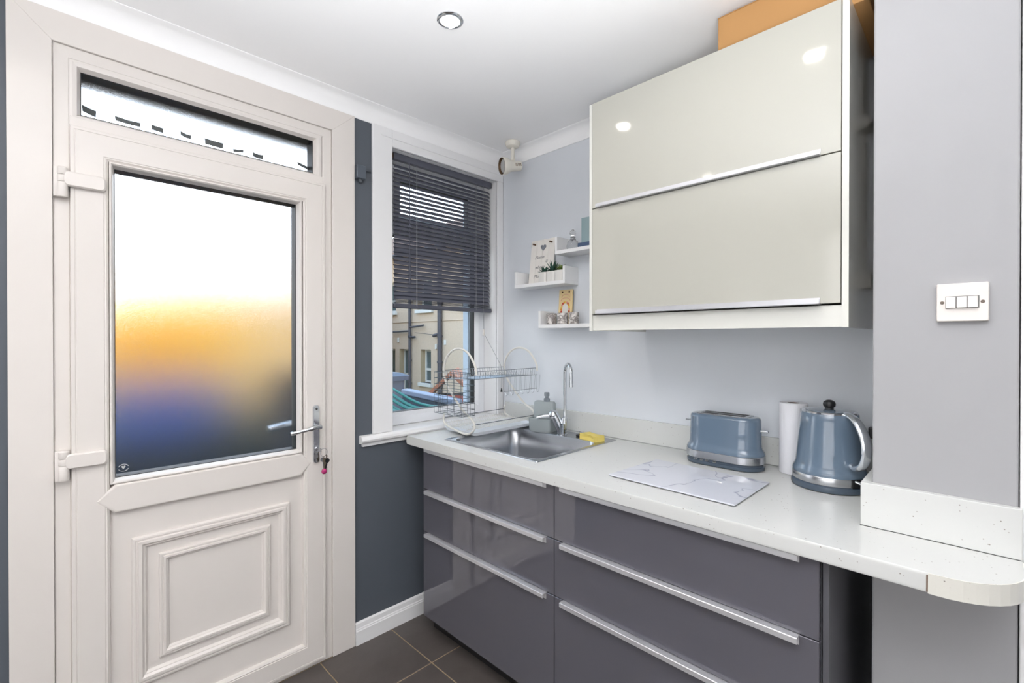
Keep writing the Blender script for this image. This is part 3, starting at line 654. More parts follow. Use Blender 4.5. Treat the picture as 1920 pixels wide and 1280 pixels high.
for k in range(8):
    z = bz0 + k*(bz1-bz0)/7
    for s in ((bx0, by0, bx1, by0), (bx1, by0, bx1, by1), (bx1, by1, bx0, by1), (bx0, by1, bx0, by0)): w((s[0], s[1], z), (s[2], s[3], z), r=0.0012)
for k in range(5):
    x = bx0 + k*(bx1-bx0)/4; w((x, by0, bz1), (x, by0, bz0), (x, by1, bz0), (x, by1, bz1), r=0.0012)
for y in (by0+0.026, by0+0.052):
    w((bx0, y, bz1), (bx0, y, bz0), (bx1, y, bz0), (bx1, y, bz1), r=0.0012)
obj('cutlery_basket', b, 'darkwire', rk)
b = nb()   # cup hooks under the front edge
for k in range(7):
    y = -0.27 + k*0.038
    w((0.335, y, 1.22), (0.337, y, 1.12), (0.345, y, 1.105), (0.357, y, 1.112), r=0.0015)
    w((0.357, y, 1.112), (0.365, y, 1.20), r=0.001)
w((0.337, -0.28, 1.125), (0.337, -0.035, 1.125), r=0.0015); obj('cup_hooks', b, 'wire', rk)

# ============================================================ CHOPPING BOARD, TOASTER, ROLL, KETTLE
cbd = thing('chopping_board', 'white marble-print glass chopping board lying on the worktop', 'board', (1.32, -0.385, WZ))
b = nb(); P = [(1.108, -0.530), (1.522, -0.537), (1.525, -0.243), (1.126, -0.229)]
loft(b, [[(x, y, WZ+0.003) for x, y in P], [(x, y, WZ+0.0075) for x, y in P]]); bmesh.ops.recalc_face_normals(b, faces=b.faces[:])
bmesh.ops.bevel(b, geom=b.edges[:], offset=0.001, segments=1, affect='EDGES'); obj('glass_plate', b, 'marble', cbd)
for x, y in ((1.14, -0.51), (1.50, -0.515), (1.50, -0.265), (1.15, -0.25)):
    b = nb(); lathe(b, [(0.006, 0), (0.006, 0.0028)], (x, y, WZ+0.0002), 10); obj('rubber_foot', b, 'pot', cbd)

ts = thing('toaster', 'slate-blue two-slot toaster with steel band in front of the upstand', 'toaster', (1.328, -0.093, WZ))
tx, ty = 1.328, -0.093
def st(hx, hy, r, z): return rrect(tx, ty, hx, hy, r, WZ+z, 8)
b = nb(); loft(b, [st(0.128, 0.062, 0.061, 0.001), st(0.136, 0.069, 0.068, 0.003), st(0.137, 0.070, 0.068, 0.014), st(0.132, 0.066, 0.064, 0.016), st(0.132, 0.066, 0.064, 0.024)]); obj('base', b, 'applbase', ts, smooth=True)
b = nb(); loft(b, [st(0.136, 0.071, 0.068, 0.024), st(0.138, 0.073, 0.070, 0.026), st(0.138, 0.073, 0.070, 0.050), st(0.136, 0.071, 0.068, 0.052)]); obj('steel_band', b, 'steel', ts, smooth=True)
b = nb(); loft(b, [st(0.137, 0.072, 0.070, 0.052), st(0.1375, 0.0725, 0.070, 0.058), st(0.134, 0.070, 0.068, 0.065), st(0.129, 0.066, 0.064, 0.073), st(0.127, 0.064, 0.062, 0.082), st(0.1255, 0.062, 0.060, 0.12), st(0.124, 0.060, 0.058, 0.172), st(0.1225, 0.058, 0.056, 0.180), st(0.118, 0.054, 0.052, 0.1845), st(0.110, 0.047, 0.045, 0.186)])
obj('body', b, 'appl', ts, smooth=True)
b = nb(); bbox(b, tx-0.092, tx+0.092, ty-0.036, ty+0.036, WZ+0.1855, WZ+0.1885, 0.002); tpl = obj('top_plate', b, 'steel', ts)
for y in (ty-0.0185, ty+0.0185):
    b = nb(); bbox(b, tx-0.078, tx+0.078, y-0.011, y+0.011, WZ+0.1880, WZ+0.1892, 0.0004, 1); obj('slot', b, 'black', tpl)
b = nb(); bbox(b, tx+0.1245, tx+0.150, ty-0.009, ty+0.009, WZ+0.136, WZ+0.144, 0.002); obj('lever', b, 'chrome', ts)
b = nb(); bbox(b, tx-0.146, tx-0.1235, ty-0.012, ty+0.012, WZ+0.150, WZ+0.156, 0.002); obj('lever', b, 'chrome', ts)
for k, dx_ in enumerate((-0.078, -0.058, -0.038, -0.010)):
    b = nb(); bbox(b, tx+dx_-0.006, tx+dx_+0.006, ty-0.071, ty-0.064, WZ+0.0165, WZ+0.0225, 0.0012); obj('button', b, 'chrome', ts)

pr = thing('paper_towel_roll', 'white kitchen roll standing upright between toaster and kettle', 'paper roll', (1.545, -0.045, WZ))
b = nb(); rx, ry = 1.5405, -0.0345
lathe(b, [(0.043, 0.001), (0.044, 0.003), (0.0442, 0.12), (0.044, 0.243), (0.043, 0.245), (0.0205, 0.245), (0.020, 0.243), (0.020, 0.002)], (rx, ry, WZ), 36, False, False)
obj('paper', b, 'roll', pr, smooth=True)
b = nb(); lathe(b, [(0.0198, 0.001), (0.0198, 0.244), (0.0185, 0.244), (0.0185, 0.001)], (rx, ry, WZ), 24, False, False); obj('cardboard_core', b, 'brown', pr, smooth=True)

kt = thing('kettle', 'slate-blue jug kettle with chrome loop handle near the wall pier', 'kettle', (1.663, -0.121, WZ))
kc = (1.663, -0.121, WZ)
b = nb(); lathe(b, [(0.097, 0.001), (0.104, 0.003), (0.105, 0.008), (0.104, 0.017), (0.101, 0.020), (0.098, 0.0215)], kc, 48); obj('power_base', b, 'applbase', kt, smooth=True)
b = nb(); lathe(b, [(0.100, 0.022), (0.1015, 0.024), (0.1015, 0.045), (0.100, 0.047)], kc, 48); obj('steel_band', b, 'steel', kt, smooth=True)
b = nb(); pk = [(0.1005, 0.047), (0.1015, 0.052), (0.099, 0.061), (0.0945, 0.069), (0.0925, 0.078), (0.0905, 0.10), (0.086, 0.15), (0.081, 0.20), (0.078, 0.232), (0.0765, 0.234), (0.070, 0.234)]
n = 48; LL = []
for r, z in pk:
    L_ = []
    for k in range(n):
        a = 2*math.pi*k/n; rr = r
        d = math.cos(a-R(150)); # spout lip pulled out on the far left
        if d > 0.9 and z > 0.16: rr += 0.020*((z-0.16)/0.074)*((d-0.9)/0.1)
        L_.append((kc[0]+rr*math.cos(a), kc[1]+rr*math.sin(a), kc[2]+z))
    LL.append(L_)
loft(b, LL); obj('jug', b, 'appl', kt, smooth=True)
b = nb(); lathe(b, [(0.0745, 0.2335), (0.0745, 0.239), (0.072, 0.241), (0.066, 0.241)], kc, 48); obj('rim', b, 'chrome', kt, smooth=True)
b = nb(); lathe(b, [(0.068, 0.238), (0.066, 0.2415), (0.040, 0.245), (0.012, 0.246)], kc, 40); ld = obj('lid', b, 'appl', kt, smooth=True)
b = nb(); lathe(b, [(0.012, 0.245), (0.012, 0.250), (0.0165, 0.254), (0.0175, 0.261), (0.0155, 0.268), (0.008, 0.273), (0.003, 0.274)], kc, 24); obj('lid_knob', b, 'blk_plastic', ld, smooth=True)
b = nb(); ca, sa = math.cos(R(-42)), math.sin(R(-42))
hd = [(0.066, 0.236), (0.085, 0.235), (0.112, 0.222), (0.137, 0.190), (0.148, 0.155), (0.145, 0.120), (0.130, 0.094), (0.108, 0.083), (0.090, 0.086)]
hw_ = [0.010, 0.013, 0.014, 0.015, 0.015, 0.0145, 0.0135, 0.012, 0.009]
sp_ = spline([(r, 0, z) for r, z in hd], 4); m_ = len(sp_); LL = []
for i, p in enumerate(sp_):
    d = (sp_[min(i+1, m_-1)] - sp_[max(i-1, 0)]).normalized(); nrm = Vector((d.z, 0, -d.x)); f_ = i/(m_-1)*(len(hw_)-1); j = min(int(f_), len(hw_)-2); wd = hw_[j] + (hw_[j+1]-hw_[j])*(f_-j)
    L_ = []
    for k in range(14):
        a = 2*math.pi*k/14; q = p + nrm*(0.009*math.cos(a)) + Vector((0, 1, 0))*(wd*math.sin(a))
        L_.append((kc[0]+q.x*ca-q.y*sa, kc[1]+q.x*sa+q.y*ca, kc[2]+q.z))
    LL.append(L_)
loft(b, LL); obj('handle', b, mat('satin_chrome', rgb(225, 230, 236), 0.2, metal=0.9), kt, smooth=True)
b = nb(); t = nb(); bbox(t, -0.014, 0.014, -0.004, 0.006, 0.022, 0.048, 0.002); merge(b, t, Matrix.Translation(kc) @ Matrix.Rotation(R(-38+90), 4, 'Z') @ Matrix.Translation((0, -0.100, 0))); sw = obj('switch_housing', b, 'blk_plastic', kt)
b = nb(); tube(b, [(kc[0]+0.098*math.cos(R(-42)), kc[1]+0.098*math.sin(R(-42)), WZ+0.044), (kc[0]+0.124*math.cos(R(-30)), kc[1]+0.124*math.sin(R(-30)), WZ+0.034)], 0.0042, 10); obj('switch_paddle', b, 'chrome', sw, smooth=True)
b = nb(); tube(b, spline([(1.745, -0.090, WZ+0.012), (1.772, -0.10, WZ+0.022), (1.778, -0.15, WZ+0.034), (1.772, -0.19, WZ+0.012), (1.764, -0.16, WZ+0.006), (1.775, -0.06, WZ+0.02), (1.778, -0.02, WZ+0.10), (1.782, -0.012, WZ+0.16)], 6), 0.0038, 8); obj('cable', b, 'blk_plastic', kt, smooth=True)
b = nb(); t = nb(); bbox(t, -0.016, 0.016, -0.012, 0.012, -0.018, 0.018, 0.004); merge(b, t, Matrix.Translation((1.768, -0.03, WZ+0.17)))
obj('plug', b, 'blk_plastic', kt, label='black mains plug')

# ============================================================ WALL CABINET
wc = thing('wall_cabinet', 'cream high-gloss wall cabinet with two horizontal flap doors', 'cabinet', (1.34, -0.2, 1.417))
CFY = -0.387
b = nb()
box(b, 0.924, 0.9365, CFY+0.002, YB-0.0015, 1.417, 2.292); box(b, 1.7405, 1.756, CFY+0.002, YB-0.0015, 1.417, 2.292)
box(b, 0.9365, 1.7405, CFY+0.025, YB-0.0015, 2.274, 2.290); box(b, 0.9365, 1.7405, CFY+0.025, YB-0.0015, 1.462, 1.478); box(b, 0.9365, 1.7405, YB-0.008, YB-0.0015, 1.478, 2.274)
obj('carcass', b, 'creamside', wc)
b = nb(); box(b, 0.9375, 1.7395, CFY+0.008, CFY+0.022, 1.418, 1.476); obj('light_pelmet', b, 'creamside', wc)
b = nb(); box(b, 0.9375, 1.7395, CFY+0.03, YB-0.003, 1.455, 1.4615); obj('underside_board', b, 'creamside', wc)
for z0, z1 in ((1.888, 2.292), (1.482, 1.885)):
    b = nb(); bbox(b, 0.9380, 1.7385, CFY, CFY+0.019, z0, z1, 0.001, 1); d = obj('flap_door', b, 'cream', wc)
    b = nb(); prism_x(b, [(CFY+0.016, z0+0.001), (CFY+0.016, z0-0.0015), (CFY-0.013, z0-0.0015), (CFY-0.015, z0), (CFY-0.015, z0+0.011), (CFY-0.013, z0+0.011), (CFY-0.013, z0+0.001)], 0.962, 1.692)
    prism_x(b, [(CFY-0.0008, z0), (CFY-0.0008, z0+0.016), (CFY-0.0025, z0+0.016), (CFY-0.0025, z0)], 0.962, 1.692)
    obj('edge_handle', b, 'alu', d)
cbx = thing('cardboard_box', 'brown cardboard box lying on top of the wall cabinet', 'box', (1.6, -0.15, 2.292))
b = nb(); bbox(b, 1.395, 1.790, -0.335, 0.0, 2.2925, 2.425, 0.002); obj('box_body', b, 'card', cbx)
b = nb(); bbox(b, 1.394, 1.791, -0.336, -0.168, 2.4252, 2.4275, 0.0008, 1); obj('flap', b, 'card', cbx); b = nb(); bbox(b, 1.394, 1.791, -0.166, 0.001, 2.4252, 2.4275, 0.0008, 1); obj('flap', b, 'card', cbx)
# pipework in the gap beside the cabinet
pw = thing('pipe_run', 'white boxed pipework in the gap behind the wall cabinet', 'pipe', (1.785, 0.0, 1.47))
b = nb(); tube(b, [(1.786, 0.010, 1.60), (1.786, 0.010, 2.37)], 0.011, 12); tube(b, [(1.786, -0.02, 2.10), (1.786, -0.02, 2.37)], 0.008, 10); obj('pipe', b, 'cream_fix', pw, smooth=True)
b = nb(); bbox(b, 1.760, 1.809, 0.002, YB-0.001, 1.55, 1.60, 0.004); obj('bracket', b, 'cream_fix', pw)
b = nb(); bbox(b, 1.762, 1.808, -0.03, YB-0.001, 2.06, 2.10, 0.004); obj('bracket', b, 'cream_fix', pw)

# ============================================================ SHELVES
def shelf(x0, x1, z0, label, right=True):
    t = thing('picture_ledge', label, 'shelf', (x0, YB, z0), 'white ledge shelves beside the wall cabinet')
    b = nb(); yf = YB-0.112; bbox(b, x0, x1, yf, YB-0.001, z0, z0+0.018, 0.001, 1); obj('shelf_board', b, 'paintwhite', t)
    b = nb(); bbox(b, x0, x0+0.014, yf, YB-0.001, z0+0.0182, z0+0.088, 0.001, 1); obj('side_panel', b, 'paintwhite', t)
    if right:
        b = nb(); bbox(b, x1-0.014, x1, yf, YB-0.001, z0+0.0182, z0+0.088, 0.001, 1); obj('side_panel', b, 'paintwhite', t)
    return t
S1 = 1.806; S2 = 1.658; S3 = 1.441
shelf(0.498, 0.86, S1, 'topmost white ledge shelf holding the glass decanter')
shelf(0.216, 0.561, S2, 'middle white ledge shelf holding the sign and potted succulents')
shelf(0.388, 0.74, S3, 'lowest white ledge shelf holding three marbled cups')
# sign
sg = thing('wooden_sign', 'whitewashed wooden sign reading Home is where Mom is', 'sign', (0.33, 0.0, S2+0.018))
def leanmat(x, y, z, tilt, yaw=0): return Matrix.Translation((x, y, z)) @ Matrix.Rotation(R(yaw), 4, 'Z') @ Matrix.Rotation(R(-tilt), 4, 'X')
LM = leanmat(0.252, -0.012, S2+0.0195, 7)
SWD, SHT = 0.168, 0.245
pw_ = SWD/4
for k in range(4):
    b = nb(); bbox(b, k*pw_+0.0004, (k+1)*pw_-0.0004, 0, 0.006, 0, SHT, 0.0009, 1); bmesh.ops.transform(b, matrix=LM, verts=b.verts[:]); obj('board', b, 'signwood', sg)
b = nb(); P = []
for k in range(24):
    a = 2*math.pi*k/24; P.append((16*math.sin(a)**3, 13*math.cos(a)-5*math.cos(2*a)-2*math.cos(3*a)-math.cos(4*a)))
s_ = 0.0012
loft(b, [[(0.090+x*s_*f, -y, 0.200+z*s_*f) for x, z in P] for y, f in ((0.0003, 1), (0.003, 1), (0.003, 0.62), (0.0008, 0.55))], True, True); bmesh.ops.transform(b, matrix=LM, verts=b.verts[:]); obj('heart', b, 'heart', sg, label='small grey heart')
for x in (0.024, 0.142):
    b = nb(); tube(b, [(x-0.009, -0.003, SHT-0.018), (x, -0.006, SHT-0.021), (x+0.009, -0.003, SHT-0.025)], 0.0042, 7); bmesh.ops.transform(b, matrix=LM, verts=b.verts[:]); obj('twine_knot', b, 'brown', sg)
def text_mesh(s, size, shear=0.0, ext=0.0003):
    cu = bpy.data.curves.new('t', 'FONT'); cu.body = s; cu.size = size; cu.shear = shear; cu.extrude = ext; cu.align_x = 'CENTER'; cu.resolution_u = 3
    o = bpy.data.objects.new('t', cu); COL.objects.link(o); dg = bpy.context.evaluated_depsgraph_get(); dg.update()
    me = bpy.data.meshes.new_from_object(o.evaluated_get(dg)); t = nb(); t.from_mesh(me); bpy.data.objects.remove(o); bpy.data.meshes.remove(me); return t
for s, x, z in (('Home', 0.066, 0.140), ('is', 0.118, 0.116), ('where', 0.072, 0.086), ('Mom', 0.062, 0.036), ('is', 0.118, 0.030)):
    b = nb(); merge(b, text_mesh(s, 0.026, 0.4), LM @ Matrix.Translation((x, -0.0008, z)) @ Matrix.Rotation(R(90), 4, 'X')); obj('lettering', b, 'ink', sg)
# succulents
def succulent(x, y, z, label, kind):
    t = thing('potted_succulent', label, 'plant', (x, y, z), 'succulents on the middle ledge shelf')
    b = nb(); loft(b, [rrect(x, y, 0.024, 0.024, 0.007, z+0.0003, 3), rrect(x, y, 0.0265, 0.0265, 0.008, z+0.052, 3), rrect(x, y, 0.0245, 0.0245, 0.007, z+0.052, 3), rrect(x, y, 0.0235, 0.0235, 0.007, z+0.046, 3)]); obj('pot', b, 'pot', t, smooth=True)
    rings = {'rosette': [(6, 20, 0.044, .008), (8, 45, 0.042, .0085), (8, 68, 0.036, .008)], 'spiky': [(6, 10, 0.066, .0065), (8, 26, 0.060, .0065), (8, 46, 0.046, .007)], 'spread': [(8, 20, 0.044, .005), (9, 45, 0.044, .005), (10, 68, 0.038, .005)]}[kind]
    m_ = 'leafgreen' if kind == 'spread' else 'leafdark'
    for cnt, tilt, Ln, wd in rings:
        for k in range(cnt):
            t2 = nb(); Lf = Ln*random.uniform(.85, 1.1)
            loft(t2, [[(wd*f*math.cos(a), wd*0.4*f*math.sin(a) - 0.15*Lf*(u**2), Lf*u) for a in (0, math.pi/2, math.pi, 3*math.pi/2)] for u, f in ((0, .5), (.35, 1), (.7, .75), (1, .05))])
            b = nb(); merge(b, t2, Matrix.Translation((x, y, z+0.046)) @ Matrix.Rotation(2*math.pi*(k+random.random()*.4)/cnt, 4, 'Z') @ Matrix.Rotation(R(tilt), 4, 'X')); obj('leaf', b, m_, t, smooth=True)
zs = S2+0.018
succulent(0.407, -0.052, zs, 'rosette succulent in white pot, leftmost on the middle ledge', 'rosette')
succulent(0.461, -0.052, zs, 'tall spiky dark succulent in white pot, middle of the three', 'spiky')
succulent(0.5155, -0.052, zs, 'olive spreading succulent in white pot against the shelf end', 'spread')
# decanter and glass box
dc = thing('glass_decanter', 'small clear glass decanter with stopper on the topmost ledge', 'decanter', (0.575, -0.03, S1+0.018))
z = S1+0.0185
b = nb(); lathe(b, [(0.024, 0), (0.030, 0.008), (0.031, 0.022), (0.026, 0.040), (0.012, 0.052), (0.010, 0.060), (0.014, 0.062)], (0.572, -0.032, z), 20); obj('bottle', b, 'bottle', dc, smooth=True)
b = nb(); lathe(b, [(0.007, 0.062), (0.007, 0.068), (0.016, 0.080), (0.014, 0.092), (0.002, 0.104)], (0.572, -0.032, z), 12); obj('stopper', b, 'bottle', dc)
b = nb(); lathe(b, [(0.0145, 0.050), (0.0155, 0.053), (0.0145, 0.056)], (0.572, -0.032, z), 16); t = nb(); lathe(t, [(0.008, -0.002), (0.008, 0.002)], (0, 0, 0), 5); merge(b, t, Matrix.Translation((0.580, -0.049, z+0.046)) @ Matrix.Rotation(R(70), 4, 'X')); obj('neck_charm', b, 'heart', dc)
gb = thing('picture', 'glossy glass-fronted picture on blue base at the cabinet edge', 'picture', (0.7, -0.03, S1+0.018))
b = nb(); bbox(b, 0.622, 0.80, -0.060, -0.010, z, z+0.024, 0.002); obj('base', b, 'navy', gb)
b = nb(); bbox(b, 0.622, 0.80, -0.030, -0.022, z+0.0245, z+0.150, 0.001); obj('glass_panel', b, mat('teal_glass', rgb(150, 172, 176), 0.03), gb)
# marbled cups
for k, (x, lab) in enumerate(((0.446, 'marbled grey cup, leftmost of three on the lowest ledge'), (0.517, 'marbled grey cup in front of the floral card'), (0.588, 'marbled grey cup, nearest the cabinet of the three'))):
    t = thing('marbled_cup', lab, 'cup', (x, -0.045, S3+0.018), 'marbled cups on the lowest ledge shelf')
    b = nb(); lathe(b, [(0.024, 0.0003), (0.0255, 0.002), (0.0265, 0.054), (0.0255, 0.056), (0.024, 0.055), (0.023, 0.045)], (x, -0.045, S3+0.0185), 24); obj('cup_body', b, 'marblecup', t, smooth=True)
    b = nb(); lathe(b, [(0.0225, 0.0455), (0.0225, 0.048)], (x, -0.045, S3+0.0185), 20); obj('wax', b, 'pot', t)
# floral card
fc = thing('floral_card', 'tan card with a floral arch standing behind the marbled cups', 'card', (0.5, 0.0, S3+0.018))
FM = leanmat(0.452, -0.002, S3+0.0195, 4)
b = nb(); bbox(b, 0, 0.086, 0, 0.008, 0, 0.178, 0.0008, 1); bmesh.ops.transform(b, matrix=FM, verts=b.verts[:]); obj('card_board', b, mat('tan_card', rgb(226, 202, 152), 0.6), fc)
b = nb(); P = [(0.026, 0.02), (0.062, 0.02), (0.062, 0.075)] + [(0.044+0.018*math.cos(R(a)), 0.078+0.028*math.sin(R(a))) for a in range(10, 171, 20)] + [(0.026, 0.075)]
loft(b, [[(x, -0.0002, z_) for x, z_ in P], [(x, -0.0007, z_) for x, z_ in P]]); bmesh.ops.transform(b, matrix=FM, verts=b.verts[:]); obj('arch_panel', b, 'pot', fc)
fcols = [mat('petal_'+n_, c_, 0.7) for n_, c_ in (('red', rgb(190, 70, 60)), ('orange', rgb(220, 140, 50)), ('yellow', rgb(222, 196, 90)), ('pink', rgb(214, 150, 140)))]
for k in range(13):
    a = R(200-220*k/12); x, z_ = 0.044+0.027*math.cos(a), 0.078+0.036*math.sin(a)
    b = nb(); lathe(b, [(0.006, 0), (0.005, 0.0008)], (0, 0, 0), 7); bmesh.ops.transform(b, matrix=FM @ Matrix.Translation((x, -0.0003, z_)) @ Matrix.Rotation(R(90), 4, 'X'), verts=b.verts[:]); obj('printed_flower', b, fcols[k % 4], fc)
for zz, hw_c in ((0.150, 0.026), (0.132, 0.030)):
    b = nb(); tube(b, [(0.044+hw_c*math.cos(R(a)), -0.0006, zz-0.012+0.016*math.sin(R(a))) for a in range(0, 181, 15)], 0.0012, 5); bmesh.ops.transform(b, matrix=FM, verts=b.verts[:]); obj('printed_arc', b, fcols[3], fc)
for x in (0.022, 0.066):
    b = nb(); lathe(b, [(0.006, 0), (0.005, 0.0008)], (0, 0, 0), 6); bmesh.ops.transform(b, matrix=FM @ Matrix.Translation((x, -0.0003, 0.166)) @ Matrix.Rotation(R(90), 4, 'X'), verts=b.verts[:]); obj('printed_leaf', b, 'brown', fc)

# ============================================================ SWITCH
ls = thing('light_switch', 'white three-gang light switch on the wall pier', 'switch', (1.974, CY, 1.468))
b = nb(); t = nb(); loft(t, [rrect(0, 0, 0.0425, 0.0425, 0.003, 0), rrect(0, 0, 0.0430, 0.0430, 0.003, 0.010), rrect(0, 0, 0.0415, 0.0415, 0.003, 0.0125)])
TM = Matrix.Translation((1.974, CY-0.0006, 1.468)) @ Matrix.Rotation(R(90), 4, 'X'); merge(b, t, TM); obj('face_plate', b, 'upvc', ls)
t = nb(); box(t, -0.0276, 0.0276, -0.0138, 0.0138, 0.0126, 0.0133); b = nb(); merge(b, t, TM); obj('rocker_gap_shade', b, mat('switch_gap_shade', rgb(120, 120, 118), 0.6), ls)  # grey sheet under the rockers, its colour stands in for shade in the gaps
for k in range(3):
    t = nb(); x = -0.0265+k*0.0178; loft(t, [[(x, -0.0125, 0.0135), (x+0.0158, -0.0125, 0.0135), (x+0.0158, 0.0125, 0.0135), (x, 0.0125, 0.0135)], [(x, -0.0125, 0.019), (x+0.0158, -0.0125, 0.019), (x+0.0158, 0.0125, 0.0155), (x, 0.0125, 0.0155)]])
    b = nb(); merge(b, t, TM); obj('rocker', b, 'upvc', ls)
for x in (-0.033, 0.033):
    t = nb(); lathe(t, [(0.0038, 0.0125), (0.003, 0.0135)], (x, 0, 0), 12); b = nb(); merge(b, t, TM); obj('screw', b, mat('dull_screw', rgb(110, 100, 92), 0.5, metal=0.5), ls)

# ============================================================ LIGHT FITTINGS
def downlight(x, y, label, seen=True):
    t = thing('downlight', label, 'light', (x, y, H), 'recessed ceiling downlights')
    b = nb(); lathe(b, [(0.044, -0.0005), (0.044, -0.003), (0.040, -0.006), (0.033, -0.007), (0.031, -0.004), (0.031, -0.0005)], (x, y, H), 32, False, False); obj('trim_ring', b, 'chrome' if seen else 'upvc', t, smooth=True)
    b = nb(); lathe(b, [(0.030, -0.0012), (0.028, -0.0035)], (x, y, H), 28); obj('lamp_face', b, 'lamp', t)
    l = bpy.data.lights.new('downlight_lamp', 'AREA'); l.shape = 'DISK'; l.size = 0.055; l.energy = DL_POWER; l.color = (1.0, 0.93, 0.85); l.spread = R(150)
    o = bpy.data.objects.new('lamp_light', l); COL.objects.link(o); o.parent = t; o.location = (0, 0, -0.012)
for k, (x, y) in enumerate(DOWN):
    downlight(x, y, 'lit recessed downlight in the white ceiling above the door side' if k == 0 else 'lit recessed downlight outside the photograph')
sl_ = thing('spotlight', 'off-white adjustable ceiling spotlight in the corner above the window', 'light', (0.205, -0.085, H))
sx, sy = 0.205, -0.085
b = nb(); lathe(b, [(0.040, -0.001), (0.040, -0.014), (0.034, -0.026), (0.018, -0.032)], (sx, sy, H), 30); obj('ceiling_rose', b, 'cream_fix', sl_, smooth=True)
b = nb(); tube(b, [(sx, sy, H-0.03), (sx, sy, H-0.092)], 0.010, 14); t = nb(); bmesh.ops.create_uvsphere(t, u_segments=14, v_segments=8, radius=0.013); merge(b, t, Matrix.Translation((sx, sy, H-0.092))); obj('stem', b, 'cream_fix', sl_, smooth=True)
dirv = Vector((-0.30, -0.78, -0.12)).normalized(); hc = Vector((sx, sy-0.004, H-0.130))
rotm = Matrix.Translation(hc) @ dirv.to_track_quat('Z', 'Y').to_matrix().to_4x4()
b = nb(); lathe(b, [(0.020, -0.052), (0.026, -0.048), (0.028, -0.01), (0.0285, 0.010), (0.040, 0.026), (0.0455, 0.044), (0.0455, 0.060), (0.044, 0.062), (0.040, 0.060), (0.036, 0.045)], (0, 0, 0), 32, True, True); bmesh.ops.transform(b, matrix=rotm, verts=b.verts[:]); hd_ = obj('lamp_head', b, 'cream_fix', sl_, smooth=True)
b = nb(); lathe(b, [(0.0425, 0.0605), (0.0425, 0.0635), (0.036, 0.056), (0.034, 0.050)], (0, 0, 0), 32, False, False); bmesh.ops.transform(b, matrix=rotm, verts=b.verts[:]); obj('bezel', b, 'bronze', hd_, smooth=True)
b = nb(); lathe(b, [(0.034, 0.047), (0.033, 0.054), (0.010, 0.057)], (0, 0, 0), 28); bmesh.ops.transform(b, matrix=rotm, verts=b.verts[:]); obj('lens', b, 'lens', hd_, smooth=True)
for k in range(5):
    t = nb(); box(t, 0.0270, 0.0290, -0.008, 0.008, -0.0012, 0.0012); b = nb()
    best = None
    merge(b, t, rotm @ Matrix.Rotation(R(0), 4, 'Z') @ Matrix.Translation((0, 0, -0.040+k*0.0075))); obj('vent_slot', b, 'brown', hd_)

# ============================================================ OUTDOORS
b = nb(); box(b, -4.2, -WT, -9, 9, -0.4, -0.152); struct(obj('ground_patio', b, 'paving'), 'paved ground outside')
b = nb(); box(b, -60, -4.2, -40, 60, -1.4, -1.1); struct(obj('ground_lawn', b, 'grass'), 'lawn beyond the patio')
# lintel / overhang above the door and window outside
b = nb(); box(b, -0.27, -WT-0.001, -2.3, 0.4, 2.275, 2.6); struct(obj('trim_8', b, 'bark'), 'dark soffit over the door outside')
# facade
fb = thing('harled_house', 'beige pebbledashed house opposite the kitchen window', 'house', (-13, 8, -1.1))
wins = [(-15.3, -14.35, -0.8, 1.0), (-14.05, -13.43, -0.6, 1.0), (-12.6, -11.95, -0.21, 1.0), (-15.1, -14.3, 2.46, 3.6), (-12.8, -11.9, 2.46, 3.6), (-10.2, -9.4, 2.46, 3.6), (-17.5, -16.8, -0.2, 1.0)]
# wall pieces around the openings
b = nb(); xs = sorted(set([-24.0, -7.0] + [w_[0] for w_ in wins] + [w_[1] for w_ in wins])); zs_ = sorted(set([-1.1, 4.7] + [w_[2] for w_ in wins] + [w_[3] for w_ in wins]))
for i in range(len(xs)-1):
    for j in range(len(zs_)-1):
        mx_, mz_ = (xs[i]+xs[i+1])/2, (zs_[j]+zs_[j+1])/2
        if any(w_[0] < mx_ < w_[1] and w_[2] < mz_ < w_[3] for w_ in wins): continue
        box(b, xs[i], xs[i+1], 8.0, 8.5, zs_[j], zs_[j+1])
obj('wall', b, 'harl', fb)
b = nb(); bbox(b, -24, -7, 7.97, 8.0, 2.02, 2.045, 0.004); obj('string_course', b, 'harl', fb)
for w_ in wins:
    b = nb(); x0, x1, z0, z1 = w_
    for (a, c_, d, e) in ((x0, x0+0.07, z0, z1), (x1-0.07, x1, z0, z1), (x0+0.07, x1-0.07, z0, z0+0.07), (x0+0.07, x1-0.07, z1-0.07, z1), (x0+0.07, x1-0.07, z0+(z1-z0)*0.36, z0+(z1-z0)*0.36+0.09)): box(b, a, c_, 8.20, 8.27, d, e)
    f_ = obj('window', b, 'stone', fb)
    b = nb(); box(b, x0+0.07, x1-0.07, 8.24, 8.25, z0+0.07, z1-0.07); obj('pane', b, 'glassdark', f_)
    b = nb(); bbox(b, x0-0.06, x1+0.10, 7.9, 8.25, z0-0.13, z0, 0.01); obj('sill', b, 'stone', f_)
    b = nb(); box(b, x0-0.005, x0+0.004, 8.001, 8.25, z0, z1); obj('jamb', b, 'sand', f_)
for x, r in ((-13.17, 0.055), (-11.30, 0.08)):
    b = nb(); tube(b, [(x, 7.9, -1.1), (x, 7.9, 4.6)], r, 12)
    for z in (-0.3, 0.55, 1.45, 2.6, 3.7): lathe(b, [(r+0.02, 0), (r+0.02, 0.07)], (x, 7.9, z), 12)
    obj('downpipe', b, 'pipe', fb, smooth=True)
